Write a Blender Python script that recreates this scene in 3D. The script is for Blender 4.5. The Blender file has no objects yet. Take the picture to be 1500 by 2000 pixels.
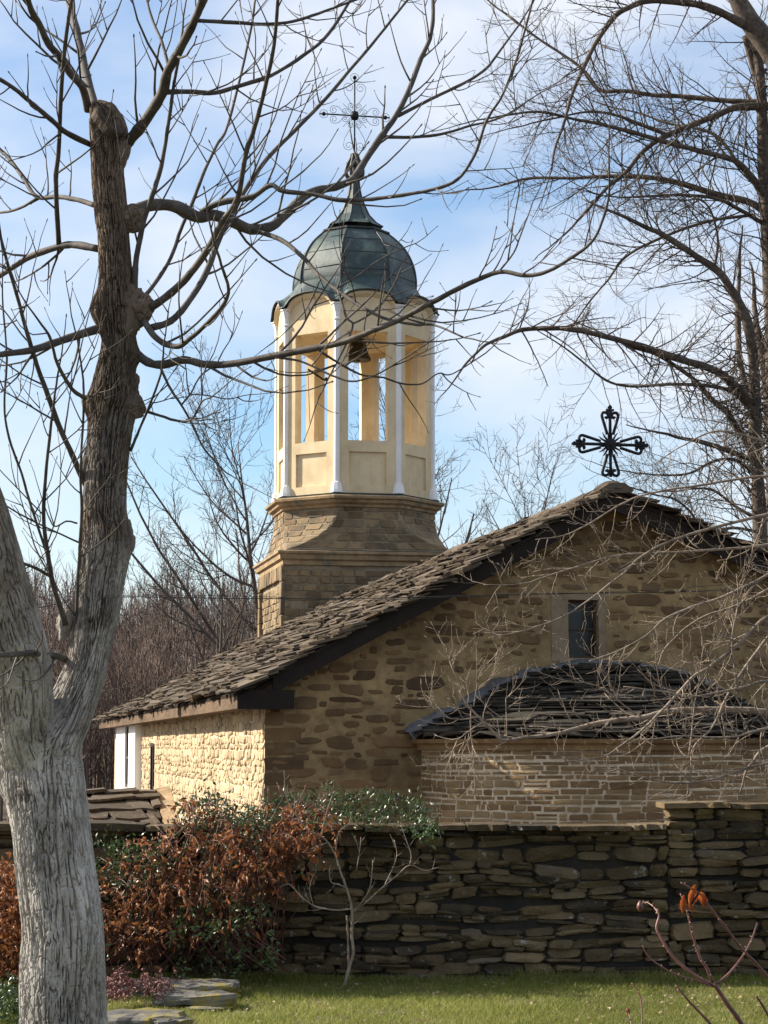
import bpy, math, random
import numpy as np
from mathutils import Vector

# ------------------------------------------------------------------ camera, world, sun, exposure
scene = bpy.context.scene
COL = scene.collection
R = math.radians
EYE = 2.2
F_PX = 4000.0
PITCH = math.atan(460.0 / F_PX)
cam_d = bpy.data.cameras.new('camera')
cam = bpy.data.objects.new('camera', cam_d)
COL.objects.link(cam)
cam.location = (0, 0, EYE)
cam.rotation_euler = (R(90) + PITCH, 0, 0)
cam_d.sensor_fit = 'VERTICAL'
cam_d.sensor_height = 36.0
cam_d.sensor_width = 27.0
cam_d.lens = 36.0 * F_PX / 2000.0
cam_d.clip_start = 0.1
cam_d.clip_end = 3000.0
scene.camera = cam

SUN_EL = R(32)
SUN_AZ = R(-76)            # from +Y towards -X: left and a little behind the church
SUN_DIR = Vector((math.sin(SUN_AZ) * math.cos(SUN_EL), math.cos(SUN_AZ) * math.cos(SUN_EL), math.sin(SUN_EL)))
world = bpy.data.worlds.new('World')
scene.world = world
world.use_nodes = True
wn, wl = world.node_tree.nodes, world.node_tree.links
wn.clear()
w_out = wn.new('ShaderNodeOutputWorld')
w_bg = wn.new('ShaderNodeBackground')
w_sky = wn.new('ShaderNodeTexSky')
w_sky.sky_type = 'NISHITA'
w_sky.sun_disc = False
w_sky.sun_elevation = SUN_EL
w_sky.sun_rotation = SUN_AZ
w_sky.altitude = 500
w_sky.air_density = 1.0
w_sky.dust_density = 1.3
w_sky.ozone_density = 1.0
w_co = wn.new('ShaderNodeTexCoord')
w_map = wn.new('ShaderNodeMapping')
w_map.inputs['Scale'].default_value = (1.5, 1.2, 3.6)
w_map.inputs['Rotation'].default_value = (0.0, R(-14), R(20))
w_n = wn.new('ShaderNodeTexNoise')
w_n.inputs['Scale'].default_value = 3.0
w_n.inputs['Detail'].default_value = 5.0
w_n.inputs['Roughness'].default_value = 0.5
w_n.inputs['Distortion'].default_value = 0.3
w_r = wn.new('ShaderNodeValToRGB')
w_r.color_ramp.elements[0].position = 0.30
w_r.color_ramp.elements[0].color = (0.16, 0.16, 0.16, 1)
w_r.color_ramp.elements[1].position = 0.66
w_r.color_ramp.elements[1].color = (0.9, 0.9, 0.9, 1)
w_mix = wn.new('ShaderNodeMixRGB')
w_mix.inputs[2].default_value = (9.0, 9.3, 9.9, 1)
w_bg.inputs['Strength'].default_value = 0.05
wl.new(w_co.outputs['Generated'], w_map.inputs['Vector'])
wl.new(w_map.outputs['Vector'], w_n.inputs['Vector'])
wl.new(w_n.outputs['Fac'], w_r.inputs['Fac'])
wl.new(w_r.outputs['Color'], w_mix.inputs[0])
w_hsv = wn.new('ShaderNodeHueSaturation')
w_hsv.inputs['Saturation'].default_value = 1.5
w_hsv.inputs['Value'].default_value = 1.75
wl.new(w_sky.outputs['Color'], w_hsv.inputs['Color'])
wl.new(w_hsv.outputs['Color'], w_mix.inputs[1])
wl.new(w_mix.outputs['Color'], w_bg.inputs['Color'])
wl.new(w_bg.outputs['Background'], w_out.inputs['Surface'])

sun_d = bpy.data.lights.new('sun', 'SUN')
sun_d.energy = 5.0
sun_d.angle = R(0.53)
sun_d.color = (1.0, 0.92, 0.78)
sun = bpy.data.objects.new('sun', sun_d)
COL.objects.link(sun)
sun.rotation_euler = (-SUN_DIR).to_track_quat('-Z', 'Y').to_euler()

scene.view_settings.view_transform = 'Standard'
scene.view_settings.look = 'None'
scene.view_settings.gamma = 1.0
scene.view_settings.exposure = 1.1
scene.view_settings.use_curve_mapping = False

# ------------------------------------------------------------------ helpers
rnd = random.Random(7)
rng = np.random.default_rng(11)
_c, _s = math.cos(PITCH), math.sin(PITCH)

def W(px, py, Y):
    """world point seen at photograph pixel (px, py) at world depth Y"""
    x = (px - 750.0) / F_PX
    y = (1000.0 - py) / F_PX
    d = (x, _c - y * _s, _s + y * _c)
    k = Y / d[1]
    return np.array((d[0] * k, Y, EYE + d[2] * k))

def zpx(py, Y):
    return W(750, py, Y)[2]

def link(name, me, mat, parent=None):
    o = bpy.data.objects.new(name, me)
    COL.objects.link(o)
    if mat is not None and len(me.materials) == 0:
        me.materials.append(mat)
    if parent is not None:
        o.parent = parent
    return o

def mk(name, V, F, mat, parent=None, smooth=False):
    me = bpy.data.meshes.new(name)
    if isinstance(V, np.ndarray):
        V = V.tolist()
    me.from_pydata(V, [], F)
    if smooth:
        me.polygons.foreach_set('use_smooth', [True] * len(me.polygons))
    me.update()
    return link(name, me, mat, parent)

def empty(name, loc=(0, 0, 0), rz=0.0):
    o = bpy.data.objects.new(name, None)
    COL.objects.link(o)
    o.location = loc
    o.rotation_euler = (0, 0, rz)
    o.empty_display_size = 0.2
    return o

def tag(o, label=None, cat=None, group=None, kind=None):
    if label: o['label'] = label
    if cat: o['category'] = cat
    if group: o['group'] = group
    if kind: o['kind'] = kind
    return o

class MB:
    def __init__(s):
        s.V = []; s.F = []
    def add(s, V, F):
        b = len(s.V)
        s.V.extend([tuple(v) for v in V])
        s.F.extend([tuple(b + i for i in f) for f in F])
        return s
    def box(s, x0, x1, y0, y1, z0, z1):
        V = [(x0,y0,z0),(x1,y0,z0),(x1,y1,z0),(x0,y1,z0),(x0,y0,z1),(x1,y0,z1),(x1,y1,z1),(x0,y1,z1)]
        return s.add(V, [(0,3,2,1),(4,5,6,7),(0,1,5,4),(1,2,6,5),(2,3,7,6),(3,0,4,7)])
    def hexa(s, P):
        return s.add(P, [(0,3,2,1),(4,5,6,7),(0,1,5,4),(1,2,6,5),(2,3,7,6),(3,0,4,7)])
    def prism(s, poly, off):
        """poly: list of 3D points (planar); off: extrusion vector"""
        n = len(poly); off = np.array(off)
        P = [np.array(p) for p in poly]
        V = P + [p + off for p in P]
        F = [tuple(range(n - 1, -1, -1)), tuple(range(n, 2 * n))]
        F += [(i, (i + 1) % n, n + (i + 1) % n, n + i) for i in range(n)]
        return s.add(V, F)
    def lathe(s, prof, n, c=(0, 0, 0), rot=0.0):
        """prof: list of (r, z)"""
        V = []
        for (r, z) in prof:
            for i in range(n):
                a = rot + 2 * math.pi * i / n
                V.append((c[0] + r * math.cos(a), c[1] + r * math.sin(a), c[2] + z))
        F = []
        m = len(prof)
        for j in range(m - 1):
            for i in range(n):
                k = (i + 1) % n
                F.append((j*n+i, j*n+k, (j+1)*n+k, (j+1)*n+i))
        F.append(tuple(range(n - 1, -1, -1)))
        F.append(tuple((m-1)*n + i for i in range(n)))
        return s.add(V, F)
    def build(s, name, mat, parent=None, smooth=False):
        return mk(name, s.V, s.F, mat, parent, smooth)

class Tubes:
    def __init__(s):
        s.V = []; s.F = []; s.n = 0
    def add(s, pts, rad, n=4, cap=True):
        P = np.asarray(pts, float); m = len(P)
        if m < 2: return
        rad = np.broadcast_to(np.asarray(rad, float), (m,))
        T = np.gradient(P, axis=0)
        T /= (np.linalg.norm(T, axis=1)[:, None] + 1e-9)
        mt = T.mean(0)
        ref = np.zeros(3); ref[int(np.argmin(np.abs(mt)))] = 1.0
        A = np.cross(T, ref); A /= (np.linalg.norm(A, axis=1)[:, None] + 1e-9)
        B = np.cross(T, A)
        a = np.arange(n) * (2 * math.pi / n)
        V = P[:, None, :] + rad[:, None, None] * (A[:, None, :] * np.cos(a)[None, :, None] + B[:, None, :] * np.sin(a)[None, :, None])
        s.V.append(V.reshape(-1, 3))
        b = s.n
        i = np.arange(m - 1)[:, None] * n + np.arange(n)[None, :]
        k = np.arange(m - 1)[:, None] * n + ((np.arange(n) + 1) % n)[None, :]
        F = np.stack([i, k, k + n, i + n], -1).reshape(-1, 4) + b
        s.F.extend(F.tolist())
        if cap:
            s.F.append([b + q for q in range(n - 1, -1, -1)])
            s.F.append([b + (m - 1) * n + q for q in range(n)])
        s.n += m * n
    def build(s, name, mat, parent=None, smooth=True):
        return mk(name, np.concatenate(s.V), s.F, mat, parent, smooth)

def catmull(P, k=4):
    P = np.asarray(P, float)
    if len(P) < 3: 
        t = np.linspace(0, 1, k + 1)[:, None]
        return P[0] * (1 - t) + P[1] * t if len(P) == 2 else P
    Q = np.vstack([2 * P[0] - P[1], P, 2 * P[-1] - P[-2]])
    out = []
    for i in range(1, len(Q) - 2):
        p0, p1, p2, p3 = Q[i-1], Q[i], Q[i+1], Q[i+2]
        t = np.linspace(0, 1, k, endpoint=False)[:, None]
        out.append(0.5 * (2*p1 + (p2-p0)*t + (2*p0-5*p1+4*p2-p3)*t*t + (3*p1-p0-3*p2+p3)*t**3))
    out.append(P[-1:])
    return np.vstack(out)

# value noise ------------------------------------------------------
_H = np.random.default_rng(5).random(65536)
def _hash(ix, iy, iz=0, seed=0):
    return _H[(ix * 73856093 ^ iy * 19349663 ^ iz * 83492791 ^ (seed * 2654435)) & 65535]
def vnoise(x, y, z, seed=0):
    x = np.asarray(x, float); y = np.asarray(y, float); z = np.asarray(z, float) + np.zeros_like(x)
    ix, iy, iz = np.floor(x).astype(np.int64), np.floor(y).astype(np.int64), np.floor(z).astype(np.int64)
    fx, fy, fz = x - ix, y - iy, z - iz
    fx, fy, fz = fx*fx*(3-2*fx), fy*fy*(3-2*fy), fz*fz*(3-2*fz)
    r = 0
    for dx in (0, 1):
        for dy in (0, 1):
            for dz in (0, 1):
                w = (fx if dx else 1-fx) * (fy if dy else 1-fy) * (fz if dz else 1-fz)
                r = r + w * _hash(ix+dx, iy+dy, iz+dz, seed)
    return r
def worley(x, y, wrap, seed=0):
    """2D cells, x wraps with integer period; returns F2-F1 and cell hash"""
    ix, iy = np.floor(x).astype(np.int64), np.floor(y).astype(np.int64)
    f1 = np.full(x.shape, 9.0); f2 = np.full(x.shape, 9.0); idh = np.zeros(x.shape)
    for dx in (-1, 0, 1):
        for dy in (-1, 0, 1):
            cx, cy = ix + dx, iy + dy
            wx = np.mod(cx, wrap)
            px = cx + _hash(wx, cy, 1, seed); py = cy + _hash(wx, cy, 2, seed)
            d = np.hypot(px - x, py - y)
            h = _hash(wx, cy, 3, seed)
            closer = d < f1
            f2 = np.where(closer, f1, np.minimum(f2, d))
            idh = np.where(closer, h, idh)
            f1 = np.where(closer, d, f1)
    return f2 - f1, idh

# materials --------------------------------------------------------
def mat(name, stops, scale=8.0, detail=5.0, rough=0.9, bump=0.0, bscale=40.0, vary=0.0, hue=0.0, stretch=(1, 1, 1),
        metallic=0.0, spec=0.3, spots=None, spot_scale=6.0, spot_pos=(0.58, 0.66), transl=None, blotch=0.35):
    """procedural material: noise ramp over 'stops', optional per piece variation, lichen spots and bump"""
    m = bpy.data.materials.new(name)
    m.use_nodes = True
    nt = m.node_tree; N, L = nt.nodes, nt.links
    bs = N['Principled BSDF']
    bs.inputs['Roughness'].default_value = rough
    bs.inputs['Metallic'].default_value = metallic
    bs.inputs['Specular IOR Level'].default_value = spec
    tc = N.new('ShaderNodeTexCoord')
    mp = N.new('ShaderNodeMapping'); mp.inputs['Scale'].default_value = stretch
    L.new(tc.outputs['Object'], mp.inputs['Vector'])
    n1 = N.new('ShaderNodeTexNoise'); n1.inputs['Scale'].default_value = scale
    n1.inputs['Detail'].default_value = detail; n1.inputs['Roughness'].default_value = 0.62
    L.new(mp.outputs['Vector'], n1.inputs['Vector'])
    fac = n1.outputs['Fac']
    rp = N.new('ShaderNodeValToRGB')
    el = rp.color_ramp.elements
    k = len(stops)
    for i, c in enumerate(stops):
        p = 0.28 + 0.44 * (i / max(1, k - 1))
        if i < 2:
            e = el[i]; e.position = p
        else:
            e = el.new(p)
        e.color = (c[0], c[1], c[2], 1)
    if vary > 0:
        oi = N.new('ShaderNodeObjectInfo'); ge = N.new('ShaderNodeNewGeometry')
        ad = N.new('ShaderNodeMath'); ad.operation = 'ADD'
        L.new(oi.outputs['Random'], ad.inputs[0]); L.new(ge.outputs['Random Per Island'], ad.inputs[1])
        fr = N.new('ShaderNodeMath'); fr.operation = 'FRACT'; L.new(ad.outputs[0], fr.inputs[0])
        # fac = noise*(1-vary) + random*vary  (random stretched to the ramp span)
        mr = N.new('ShaderNodeMapRange'); L.new(fr.outputs[0], mr.inputs['Value'])
        mr.inputs['To Min'].default_value = 0.26; mr.inputs['To Max'].default_value = 0.74
        mx = N.new('ShaderNodeMixRGB'); mx.inputs[0].default_value = vary
        L.new(fac, mx.inputs[1]); L.new(mr.outputs[0], mx.inputs[2])
        fac = mx.outputs[0]
    L.new(fac, rp.inputs['Fac'])
    colr = rp.outputs['Color']
    # broad blotches of tone (dirt and weather)
    if blotch > 0:
        n3 = N.new('ShaderNodeTexNoise'); n3.inputs['Scale'].default_value = scale * 0.17
        n3.inputs['Detail'].default_value = 4
        L.new(tc.outputs['Object'], n3.inputs['Vector'])
        m3 = N.new('ShaderNodeMapRange'); m3.inputs['From Min'].default_value = 0.3; m3.inputs['From Max'].default_value = 0.7
        m3.inputs['To Min'].default_value = 1 - blotch; m3.inputs['To Max'].default_value = 1 + blotch * 0.6
        L.new(n3.outputs['Fac'], m3.inputs['Value'])
        mm = N.new('ShaderNodeMixRGB'); mm.blend_type = 'MULTIPLY'; mm.inputs[0].default_value = 1
        L.new(colr, mm.inputs[1]); L.new(m3.outputs[0], mm.inputs[2])
        colr = mm.outputs[0]
    if spots is not None:
        n2 = N.new('ShaderNodeTexNoise'); n2.inputs['Scale'].default_value = spot_scale; n2.inputs['Detail'].default_value = 8
        n2.inputs['Roughness'].default_value = 0.7
        L.new(tc.outputs['Object'], n2.inputs['Vector'])
        r2 = N.new('ShaderNodeValToRGB')
        r2.color_ramp.elements[0].position = spot_pos[0]; r2.color_ramp.elements[1].position = spot_pos[1]
        L.new(n2.outputs['Fac'], r2.inputs['Fac'])
        ms = N.new('ShaderNodeMixRGB'); ms.inputs[2].default_value = (*spots, 1)
        L.new(r2.outputs['Color'], ms.inputs[0]); L.new(colr, ms.inputs[1])
        colr = ms.outputs[0]
    L.new(colr, bs.inputs['Base Color'])
    if bump > 0:
        nb = N.new('ShaderNodeTexNoise'); nb.inputs['Scale'].default_value = bscale; nb.inputs['Detail'].default_value = 3
        nb.inputs['Roughness'].default_value = 0.5
        L.new(mp.outputs['Vector'], nb.inputs['Vector'])
        bp = N.new('ShaderNodeBump'); bp.inputs['Strength'].default_value = 1.0; bp.inputs['Distance'].default_value = bump * .45
        L.new(nb.outputs['Fac'], bp.inputs['Height'])
        L.new(bp.outputs['Normal'], bs.inputs['Normal'])
    if transl:
        tr = N.new('ShaderNodeBsdfTranslucent'); L.new(colr, tr.inputs['Color'])
        mxs = N.new('ShaderNodeMixShader'); mxs.inputs[0].default_value = transl
        L.new(bs.outputs[0], mxs.inputs[1]); L.new(tr.outputs[0], mxs.inputs[2])
        L.new(mxs.outputs[0], N['Material Output'].inputs['Surface'])
    return m

M = {}
M['mortar'] = mat('lime_mortar_shaded', [(0.2101,0.1382,0.0635),(0.2985,0.202,0.0953),(0.3649,0.2551,0.1271)], 5, 8, bump=.02, bscale=22, spots=(.10,.062,.03), spot_scale=2.6, spot_pos=(.48,.74), blotch=.45)  # church mortar with the shade of the gable side put into its colour
M['mortar_sun'] = mat('lime_mortar_sunlit', [(.42,.33,.21),(.52,.42,.28),(.58,.48,.33)], 5, 8, bump=.012, bscale=30)  # same mortar in a lighter copy, sunlight of the side wall in the colour
M['rubble'] = mat('rubble_stone_shaded', [(0.0791,0.0488,0.0246),(0.137,0.083,0.0396),(0.2002,0.1172,0.0527),(0.1581,0.1074,0.0615)], 9, 6, bump=.012, bscale=40, vary=.75, blotch=.3)  # church rubble darkened in colour for the shaded gable
M['rubble_sun'] = mat('rubble_stone_sunlit', [(.30,.22,.13),(.42,.32,.20),(.50,.38,.23),(.36,.285,.20)], 9, 6, bump=.012, bscale=40, vary=.7)  # same rubble with the sunlight of the side wall in its colour
M['ashlar'] = mat('brown_block_stone', [(0.1353,0.0822,0.0388),(0.2142,0.1345,0.0636),(0.3044,0.1997,0.0972),(0.2031,0.1483,0.0818)], 8, 6, bump=.010, bscale=35, vary=.7, blotch=.3)
M['joint'] = mat('pale_pointing', [(0.4226,0.3314,0.2187),(0.5781,0.4705,0.3282),(0.6672,0.5559,0.3978)], 12, 6, bump=.012, bscale=60)
M['tower_stone'] = mat('tower_block_stone', [(0.09,0.0607,0.0341),(0.1662,0.1107,0.0605),(0.2493,0.1785,0.0984),(0.1524,0.1178,0.0833)], 5, 6, bump=.015, bscale=22, vary=.6, spots=(.075,.07,.055), spot_scale=1.6, spot_pos=(.50,.68))
M['tower_joint'] = mat('tower_mortar', [(0.1755,0.135,0.0878),(0.243,0.1958,0.135),(0.297,0.2498,0.1823)], 6, 6, bump=.02, bscale=22, spots=(.12,.12,.10), spot_scale=1.5, spot_pos=(.58,.70))
M['plaster'] = mat('window_plaster', [(0.1711,0.126,0.0778),(0.2333,0.1764,0.1134),(0.2799,0.216,0.1426)], 5, 6, bump=.008, bscale=30)
M['cornice'] = mat('cornice_stone', [(0.176,0.12,0.068),(0.288,0.2,0.112),(0.368,0.264,0.16)], 5, 6, bump=.02, bscale=20, spots=(.10,.12,.10), spot_scale=2, spot_pos=(.55,.68))
M['render'] = mat('yellow_render', [(0.5775,0.4498,0.2714),(0.672,0.5355,0.3407),(0.735,0.5998,0.3985)], 3, 6, bump=.006, bscale=60, rough=.95, blotch=.20, stretch=(1.3,1.3,.8))
M['white_trim'] = mat('white_painted_trim', [(.70,.69,.68),(.78,.77,.76),(.82,.81,.79)], 4, 5, bump=.003, bscale=40, rough=.7, blotch=.08)
M['white_wall'] = mat('white_lime_wash', [(.86,.84,.81),(.89,.88,.85)], 3, 5, bump=.004, bscale=30, blotch=.05)
M['copper'] = mat('patinated_copper_sheet', [(0.0129,0.0259,0.0287),(0.0257,0.0471,0.0483),(0.0429,0.0747,0.0701)], 2.2, 8, rough=.5, bump=.012, bscale=5, metallic=0.0, spec=.45, spots=(.20,.26,.20), spot_scale=1.3, spot_pos=(.52,.85), blotch=.3)
M['copper_dark'] = mat('dark_copper_seam', [(.035,.037,.04),(.07,.072,.07)], 5, 5, rough=.5, metallic=.3)
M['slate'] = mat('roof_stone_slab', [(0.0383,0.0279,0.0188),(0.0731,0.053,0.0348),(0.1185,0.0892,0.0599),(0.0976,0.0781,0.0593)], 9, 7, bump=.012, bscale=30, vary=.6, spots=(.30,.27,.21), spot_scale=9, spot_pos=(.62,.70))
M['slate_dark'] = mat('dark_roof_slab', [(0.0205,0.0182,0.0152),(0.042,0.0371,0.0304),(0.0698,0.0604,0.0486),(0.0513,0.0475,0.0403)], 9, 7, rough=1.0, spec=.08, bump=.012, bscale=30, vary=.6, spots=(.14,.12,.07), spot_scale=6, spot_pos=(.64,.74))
M['lead'] = mat('grey_cement_flashing', [(.07,.072,.075),(.115,.117,.118),(.16,.16,.158)], 6, 6, bump=.02, bscale=20)
M['timber'] = mat('weathered_timber', [(0.062,0.0384,0.0223),(0.1054,0.0651,0.0372),(0.1488,0.0961,0.0589)], 6, 6, bump=.006, bscale=20, stretch=(6, .5, 6))
M['timber_dark'] = mat('near_black_timber', [(0.0144,0.0104,0.008),(0.028,0.0192,0.0136)], 6, 6, bump=.005, bscale=20)  # near-black timber for verges, soffits, decks and backings
M['frame'] = mat('window_frame_wood', [(0.06,0.042,0.027),(0.09,0.063,0.042)], 10, 5, bump=.002, bscale=60)
M['iron'] = mat('black_wrought_iron', [(.012,.012,.014),(.03,.028,.028)], 20, 5, rough=.55, bump=.002, bscale=60, metallic=.5)
M['bronze'] = mat('dark_bell_bronze', [(.035,.03,.02),(.07,.055,.03)], 6, 5, rough=.45, metallic=.7)
M['wallstone'] = mat('dry_wall_stone', spec=.15, stops= [(0.0337,0.0269,0.0191),(0.0637,0.0481,0.0305),(0.1049,0.0743,0.0401),(0.1424,0.1024,0.056),(0.1049,0.0884,0.0668)], scale=7, detail=7, bump=.045, bscale=24, vary=.7, spots=(.26,.26,.235), spot_scale=9, spot_pos=(.60,.68), blotch=.45)
M['wallcore'] = mat('dark_wall_core', [(.012,.011,.009),(.03,.026,.02)], 9, 5, bump=.02, bscale=20)
M['rock'] = mat('garden_slab_stone', [(.06,.056,.05),(.115,.107,.095),(.18,.165,.145)], 6, 7, bump=.02, bscale=22, spots=(.20,.16,.025), spot_scale=4.0, spot_pos=(.52,.62))
M['bark'] = mat('grey_ridged_bark', [(0.192,0.1756,0.1537),(0.3454,0.3199,0.295),(0.5118,0.4829,0.4487)], 10, 8, bump=.008, bscale=55, stretch=(1, 1, .35), spots=(.10,.08,.06), spot_scale=3, spot_pos=(.55,.72))
def add_upper_shade(m, z0, z1, col):
    # shade on the upper trunk, painted into the bark colour as a dark brown tint
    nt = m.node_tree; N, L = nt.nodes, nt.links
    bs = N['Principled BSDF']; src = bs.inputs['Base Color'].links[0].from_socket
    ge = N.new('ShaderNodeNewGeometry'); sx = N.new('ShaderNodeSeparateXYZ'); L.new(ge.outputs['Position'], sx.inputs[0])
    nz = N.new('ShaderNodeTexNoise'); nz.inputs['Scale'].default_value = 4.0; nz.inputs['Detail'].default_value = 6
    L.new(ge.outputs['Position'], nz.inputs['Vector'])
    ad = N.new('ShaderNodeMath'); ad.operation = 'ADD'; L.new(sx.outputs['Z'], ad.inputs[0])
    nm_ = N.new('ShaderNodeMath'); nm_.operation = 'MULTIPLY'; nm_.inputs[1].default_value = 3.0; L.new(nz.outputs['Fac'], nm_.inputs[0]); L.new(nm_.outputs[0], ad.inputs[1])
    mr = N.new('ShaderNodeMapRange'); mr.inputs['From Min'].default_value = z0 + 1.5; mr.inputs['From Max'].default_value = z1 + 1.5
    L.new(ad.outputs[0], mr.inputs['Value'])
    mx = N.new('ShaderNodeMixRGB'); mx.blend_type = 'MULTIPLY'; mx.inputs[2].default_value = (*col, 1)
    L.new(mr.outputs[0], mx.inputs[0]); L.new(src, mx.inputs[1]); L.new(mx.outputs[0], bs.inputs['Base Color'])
add_upper_shade(M['bark'], 2.3, 4.0, (.40, .32, .25))
M['bark_br'] = mat('smooth_grey_bark', [(0.044,0.036,0.0304),(0.08,0.068,0.0576),(0.136,0.12,0.104)], 14, 6, bump=.004, bscale=70, rough=.75)
M['cutwood'] = mat('old_cut_wood', [(.04,.03,.022),(.09,.065,.045)], 20, 5, bump=.006, bscale=50)
M['bark_r'] = mat('brown_linden_bark', [(0.0425,0.0323,0.0255),(0.0935,0.0723,0.0553),(0.1615,0.1318,0.1062)], 14, 6, bump=.006, bscale=60)
M['twig_f'] = mat('pale_brown_twig_bark', [(0.1326,0.0994,0.0718),(0.2321,0.1823,0.1381),(0.3426,0.2762,0.2155)], 12, 5, bump=.003, bscale=60)
M['bark_far'] = mat('far_tree_bark', [(0.0512,0.041,0.0352),(0.1024,0.0809,0.0694)], 5, 4)
M['forest'] = mat('bare_forest_bark', [(0.0683,0.0506,0.0428),(0.118,0.0851,0.0706),(0.1615,0.115,0.0941)], .5, 4, vary=.5)
M['litter'] = mat('leaf_litter_ground', [(0.035,0.0266,0.021),(0.07,0.0525,0.0385),(0.098,0.07,0.0525)], .8, 8, bump=.1, bscale=3)
M['soil'] = mat('ground_soil', [(.05,.04,.03),(.10,.08,.055)], 2, 8, bump=.03, bscale=10)
M['lawn'] = mat('lawn_thatch', [(0.063,0.0765,0.018),(0.108,0.108,0.027),(0.153,0.126,0.054)], 5, 8, bump=.03, bscale=40)
M['grass'] = mat('grass_blade', [(0.092,0.1323,0.0207),(0.1725,0.207,0.0345),(0.276,0.2702,0.0633),(0.3795,0.322,0.1495)], 1.3, 6, rough=.6, vary=.6, transl=.35, blotch=.4)
M['leaf_red'] = mat('dry_russet_leaf', [(0.065,0.0253,0.013),(0.182,0.0618,0.0234),(0.351,0.1334,0.0416),(0.52,0.2106,0.065)], 3, 5, rough=.55, vary=.75, transl=.35, spec=.5)
M['leaf_green'] = mat('evergreen_leaf', [(0.018,0.036,0.0108),(0.045,0.0765,0.0198),(0.09,0.126,0.0315)], 3, 5, rough=.38, vary=.75, transl=.2, spec=.6)
M['sedum'] = mat('red_stonecrop', [(.10,.03,.03),(.22,.09,.08),(.28,.17,.13)], 8, 5, rough=.6, vary=.7)
M['rose'] = mat('red_brown_cane', [(0.06,0.022,0.018),(0.13,0.045,0.034),(0.19,0.08,0.06)], 14, 5, rough=.45, spec=.5)
M['dryleaf'] = mat('fallen_dry_leaf', [(.22,.15,.09),(.36,.27,.18),(.50,.40,.30)], 4, 5, vary=.8, transl=.2)
M['cable'] = mat('black_cable', [(.012,.012,.012),(.02,.02,.02)], 5, 2, rough=.6)
M['ivy'] = M['leaf_green']
def glass_mat():
    m = mat('dark_window_glass', [(.012,.014,.018),(.02,.022,.028)], 3, 3, rough=.08, spec=.25, bump=.002, bscale=6)
    return m
M['glass'] = glass_mat()

# ------------------------------------------------------------------ stone pieces on any surface
def rr_outline(u0, u1, v0, v1, jit, ch):
    w, h = u1 - u0, v1 - v0
    c = ch * min(w, h)
    P = [(u0+c, v0), (u1-c, v0), (u1, v0+c), (u1, v1-c), (u1-c, v1), (u0+c, v1), (u0, v1-c), (u0, v0+c)]
    j = jit * min(w, h)
    return [(a + rnd.uniform(-j, j), b + rnd.uniform(-j, j)) for a, b in P]
def blob_outline(u0, u1, v0, v1, jit, n=10, p=3.2):
    cu, cv, a, b = (u0+u1)/2, (v0+v1)/2, (u1-u0)/2, (v1-v0)/2
    ph = rnd.uniform(0, 6.28); sk = rnd.uniform(-.25, .25)
    out = []
    for i in range(n):
        t = 2 * math.pi * (i + .5) / n + rnd.uniform(-.15, .15)
        c, s = math.cos(t), math.sin(t)
        k = (abs(c)**p + abs(s)**p) ** (-1/p)
        k *= 1 + jit * math.sin(2*t + ph) + rnd.uniform(-jit, jit)
        out.append((cu + a*k*c + sk*b*k*s, cv + b*k*s))
    return out

def stone_mesh(S, outline, d, back=.03, round_=.16, tilt=.2):
    """S(u, v, w) -> 3D point, w = distance out of the face"""
    n = len(outline)
    cu = sum(p[0] for p in outline)/n; cv = sum(p[1] for p in outline)/n
    V = []
    tu, tv = rnd.uniform(-tilt, tilt), rnd.uniform(-tilt, tilt)
    ws = [p[0] for p in outline]; hs = [p[1] for p in outline]
    su, sv = (max(ws)-min(ws))/2 + 1e-6, (max(hs)-min(hs))/2 + 1e-6
    for (sc, w) in ((1.0, -back), (1.0, d*.55), (1-round_, d)):
        for (u, v) in outline:
            uu, vv = cu + (u-cu)*sc, cv + (v-cv)*sc
            ww = w
            if w > 0:
                ww = w * (1 + tu*(uu-cu)/su + tv*(vv-cv)/sv)
            V.append(S(uu, vv, ww))
    V.append(S(cu, cv, d * rnd.uniform(.95, 1.2)))
    F = []
    for r in range(2):
        for i in range(n):
            k = (i+1) % n
            F.append((r*n+i, r*n+k, (r+1)*n+k, (r+1)*n+i))
    for i in range(n):
        F.append((2*n+i, 2*n+(i+1) % n, 3*n))
    return V, F

def place_stones(items, S, name, m, parent, limit=300, key=None, **kw):
    """items: list of (outline, depth). The first 'limit' by key become parts, the rest one stuff part."""
    if key: items = sorted(items, key=key)
    rest = MB()
    for i, (o, d) in enumerate(items):
        V, F = stone_mesh(S, o, d, **kw)
        if i < limit:
            mk(name, V, F, m, parent)
        else:
            rest.add(V, F)
    if rest.V:
        tag(rest.build('small_' + name + 's', m, parent), kind='stuff')

def rows(u0, u1, v0, v1, h0, h1, a0, a1, gap, wob=0.0):
    """coursed layout: yields rectangles"""
    v = v0
    out = []
    while v < v1 - h0 * .5:
        h = min(rnd.uniform(h0, h1), v1 - v)
        u = u0 + rnd.uniform(-h, 0) * .8
        while u < u1:
            w = h * rnd.uniform(a0, a1)
            w = min(w, .9)
            dv = rnd.uniform(-wob, wob) * h
            a, b = max(u, u0), min(u + w, u1)
            if b - a > .4 * h:
                out.append((a + gap/2, b - gap/2, v + dv + gap/2, v + h + dv - gap/2))
            u += w
        v += h
    return out

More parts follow.
